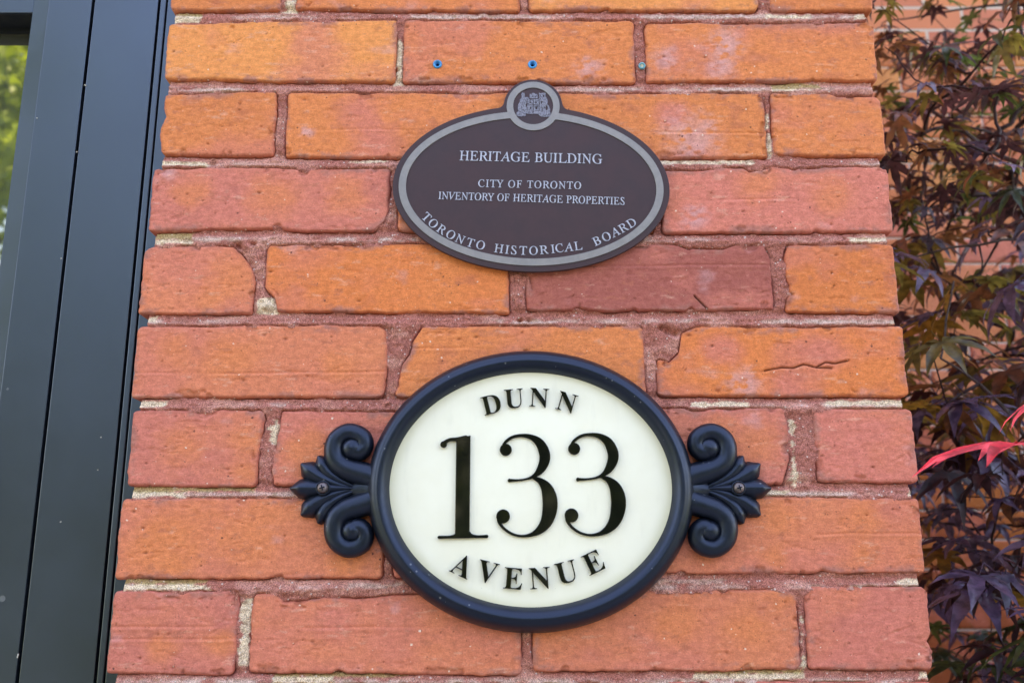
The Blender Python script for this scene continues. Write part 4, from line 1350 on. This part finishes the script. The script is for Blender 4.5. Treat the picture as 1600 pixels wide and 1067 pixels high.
for i in range(1, len(nodes)):
    a, b = nodes[par[i]], nodes[i]
    ra, rb = 0.0007 * cnt[par[i]] ** 0.5, 0.0007 * cnt[i] ** 0.5
    ra, rb = min(ra, rb * 1.6), rb
    V, Q, T = tube([mrel(a), mrel(tuple(0.5 * (p + q) + rn.uniform(-1, 1) * 0.004 for p, q in zip(a, b))), mrel(b)], [ra, (ra + rb) / 2, rb], 6, True)
    (trunkmb if i < 4 else big if (i < n_guide) else small).add(V, Q, T)
link('trunk', trunkmb.mesh('trunk', M_BARK), maple)
link('branch', big.mesh('branch', M_BARK), maple)
link('twigs', small.mesh('twigs', M_TWIG), maple)['kind'] = 'stuff'

def pick_kind(z):
    if z > 1.93: w_ = dict(olive=2, brown=3.5, wine=4.5, green=1.6, purple=0.6)
    elif z > 1.72: w_ = dict(olive=2.4, brown=2.5, amber=1.6, purple=2.4, wine=3)
    elif z > 1.45: w_ = dict(purple=6, wine=3.5, amber=0.6, brown=1.0)
    else: w_ = dict(green=2.5, purple=2.5, wine=3)
    ks = list(w_); return rn.choices(ks, [w_[k] for k in ks])[0]

def leaf_matrix(base, size, az, pitch, roll):
    return Matrix.Translation(base) @ Matrix.Rotation(az, 4, 'Z') @ Matrix.Rotation(pitch, 4, 'X') @ Matrix.Rotation(roll, 4, 'Y') @ Matrix.Scale(size, 4)
stuffV, stuffT, stuffQ = {}, {}, {}
nleaf = 0
cand = []
for i, (x, y, z, size, view) in enumerate(clusters):
    az0 = rn.uniform(0, 2 * math.pi)
    for k in range(3):
        az = az0 + k * 2.1 + rn.uniform(-0.6, 0.6)
        s = size * rn.uniform(0.75, 1.15)
        pitch = rn.uniform(-0.75, 0.15); roll = rn.uniform(-0.5, 0.5)
        base = Vector(mrel((x, y, z))) + Vector((-math.sin(az), math.cos(az), 0)) * s * 0.42
        # keep clear of the brickwork
        w_ = base + Vector((TRUNK[0], TRUNK[1], 0))
        if w_.x < 0.355 + s * 0.5 or w_.y > BY - 0.07: continue
        cand.append((view, pick_kind(z), leaf_matrix(base, s, az, pitch, roll)))
mmb = {}
for view, kind, mtx in cand:
    me = rn.choice(LEAF[kind])
    if view and nleaf < 285:
        o = link('leaf', me, maple); o.matrix_basis = mtx; nleaf += 1
    else:
        b_ = mmb.setdefault(kind, MB())
        co = np.empty(len(me.vertices) * 3); me.vertices.foreach_get('co', co); co = co.reshape(-1, 3)
        Mx = np.array(mtx); co = co @ Mx[:3, :3].T + Mx[:3, 3]
        Q = [tuple(p.vertices) for p in me.polygons if len(p.vertices) == 4]; T = [tuple(p.vertices) for p in me.polygons if len(p.vertices) == 3]
        b_.add(co, Q, T)
for kind, b_ in mmb.items():
    link('foliage', b_.mesh('foliage', LM[kind]), maple)['kind'] = 'stuff'
# the bright leaves that reach out towards the lens
def placed_leaf(u, v, Y, size, az, pitch, roll, kind='pink', label=None, idx=0):
    x, z = on(u, v, Y)
    o = link('leaf', LEAF[kind][idx], maple); o.matrix_basis = leaf_matrix(Vector(mrel((x, Y, z))), size, az, pitch, roll)
    if label: o['label'] = label
LEAF['pink'].append(maple_leaf(LM['pink'], 0.40, 0.24, 7, 3))
placed_leaf(1598, 694, -0.14, 0.073, math.radians(88), 0.0, -0.11, label='bright pink leaf whose long tip reaches over the pillar edge', idx=4)
placed_leaf(1632, 618, -0.10, 0.045, math.radians(80), -0.35, 0.12, label='bright red leaf at the right edge above the pink one', idx=1)

# ------------------------------------------------------------------ garden behind the camera (seen in the glass and the gloss)
GL = leaf_mat('sunlit_tree_leaf', (0.13, 0.19, 0.02), (0.16, 0.22, 0.03), 0.5, 0.5)
GH = leaf_mat('hedge_leaf', (0.018, 0.040, 0.010), (0.022, 0.045, 0.012), 0.2, 0.6)
def leaf_cloud(name, centers, n, size, mat, parent, seed):
    r = np.random.default_rng(seed)
    Cn = np.array(centers, float)
    k = r.integers(0, len(Cn), n)
    d = r.normal(size=(n, 3)); d /= np.linalg.norm(d, axis=1)[:, None]
    p = Cn[k, :3] + d * Cn[k, 3:4] * (r.uniform(0.3, 1, n) ** 0.5)[:, None]
    a = r.normal(size=(n, 3)); a /= np.linalg.norm(a, axis=1)[:, None]
    b = np.cross(a, r.normal(size=(n, 3))); b /= np.linalg.norm(b, axis=1)[:, None]
    s = size * r.uniform(0.6, 1.3, n)[:, None]
    V = np.stack([p - a * s, p + b * s * 0.45, p + a * s, p - b * s * 0.45], 1).reshape(-1, 3)
    Q = np.arange(n * 4).reshape(-1, 4)
    return link(name, mesh_np(name, V, quads=Q, mat=mat, smooth=False), parent)
def garden_tree(x, y, h, r, label, seed, n=9000, zlo=0.35):
    t = thing('garden_tree', label, 'tree', (x, y, 0), 'trees across the garden')
    rr = random.Random(seed)
    mb_ = MB(); V, Q, T = tube([(0, 0, 0), (0.1, 0, h * 0.3), (0.0, 0.1, h * 0.6), (0, 0, h * 0.85)], [0.22, 0.17, 0.11, 0.04], 10); mb_.add(V, Q, T)
    cen = []
    for k in range(22):
        a = rr.uniform(0, 6.28); q = rr.uniform(0.2, 1) * r; zc = h * rr.uniform(zlo, 0.98)
        q *= math.sin(min(1, (1.05 - zc / h) * 2.2) * 1.57)
        cen.append((q * math.cos(a), q * math.sin(a), zc, rr.uniform(0.6, 1.0) * r * 0.48))
        V, Q, T = tube([(0, 0, zc * 0.7), (q * math.cos(a), q * math.sin(a), zc)], [0.06, 0.02], 6); mb_.add(V, Q, T)
    link('trunk', mb_.mesh('trunk', M_BARK), t)
    leaf_cloud('crown', cen, n, 0.11, GL, t, seed)
garden_tree(-8.1, -9.0, 9.8, 3.2, 'yellow green garden tree reflected in the window glass', 3, 34000, 0.25)
garden_tree(3.6, -9.6, 5.2, 2.3, 'round green tree at the far right of the garden', 5)
garden_tree(-0.2, -11.5, 4.6, 2.4, 'low green tree in the middle of the garden', 8)
hd = thing('hedge', 'tall dark green hedge along the end of the garden', 'hedge', (0, -6.6, 0))
leaf_cloud('foliage', [(x, random.uniform(-0.2, 0.2), z, 0.55) for x in np.arange(-9, 9.1, 0.5) for z in (0.3, 0.9, 1.5, 2.1, 2.7, 3.2)], 36000, 0.10, GH, hd, 12)
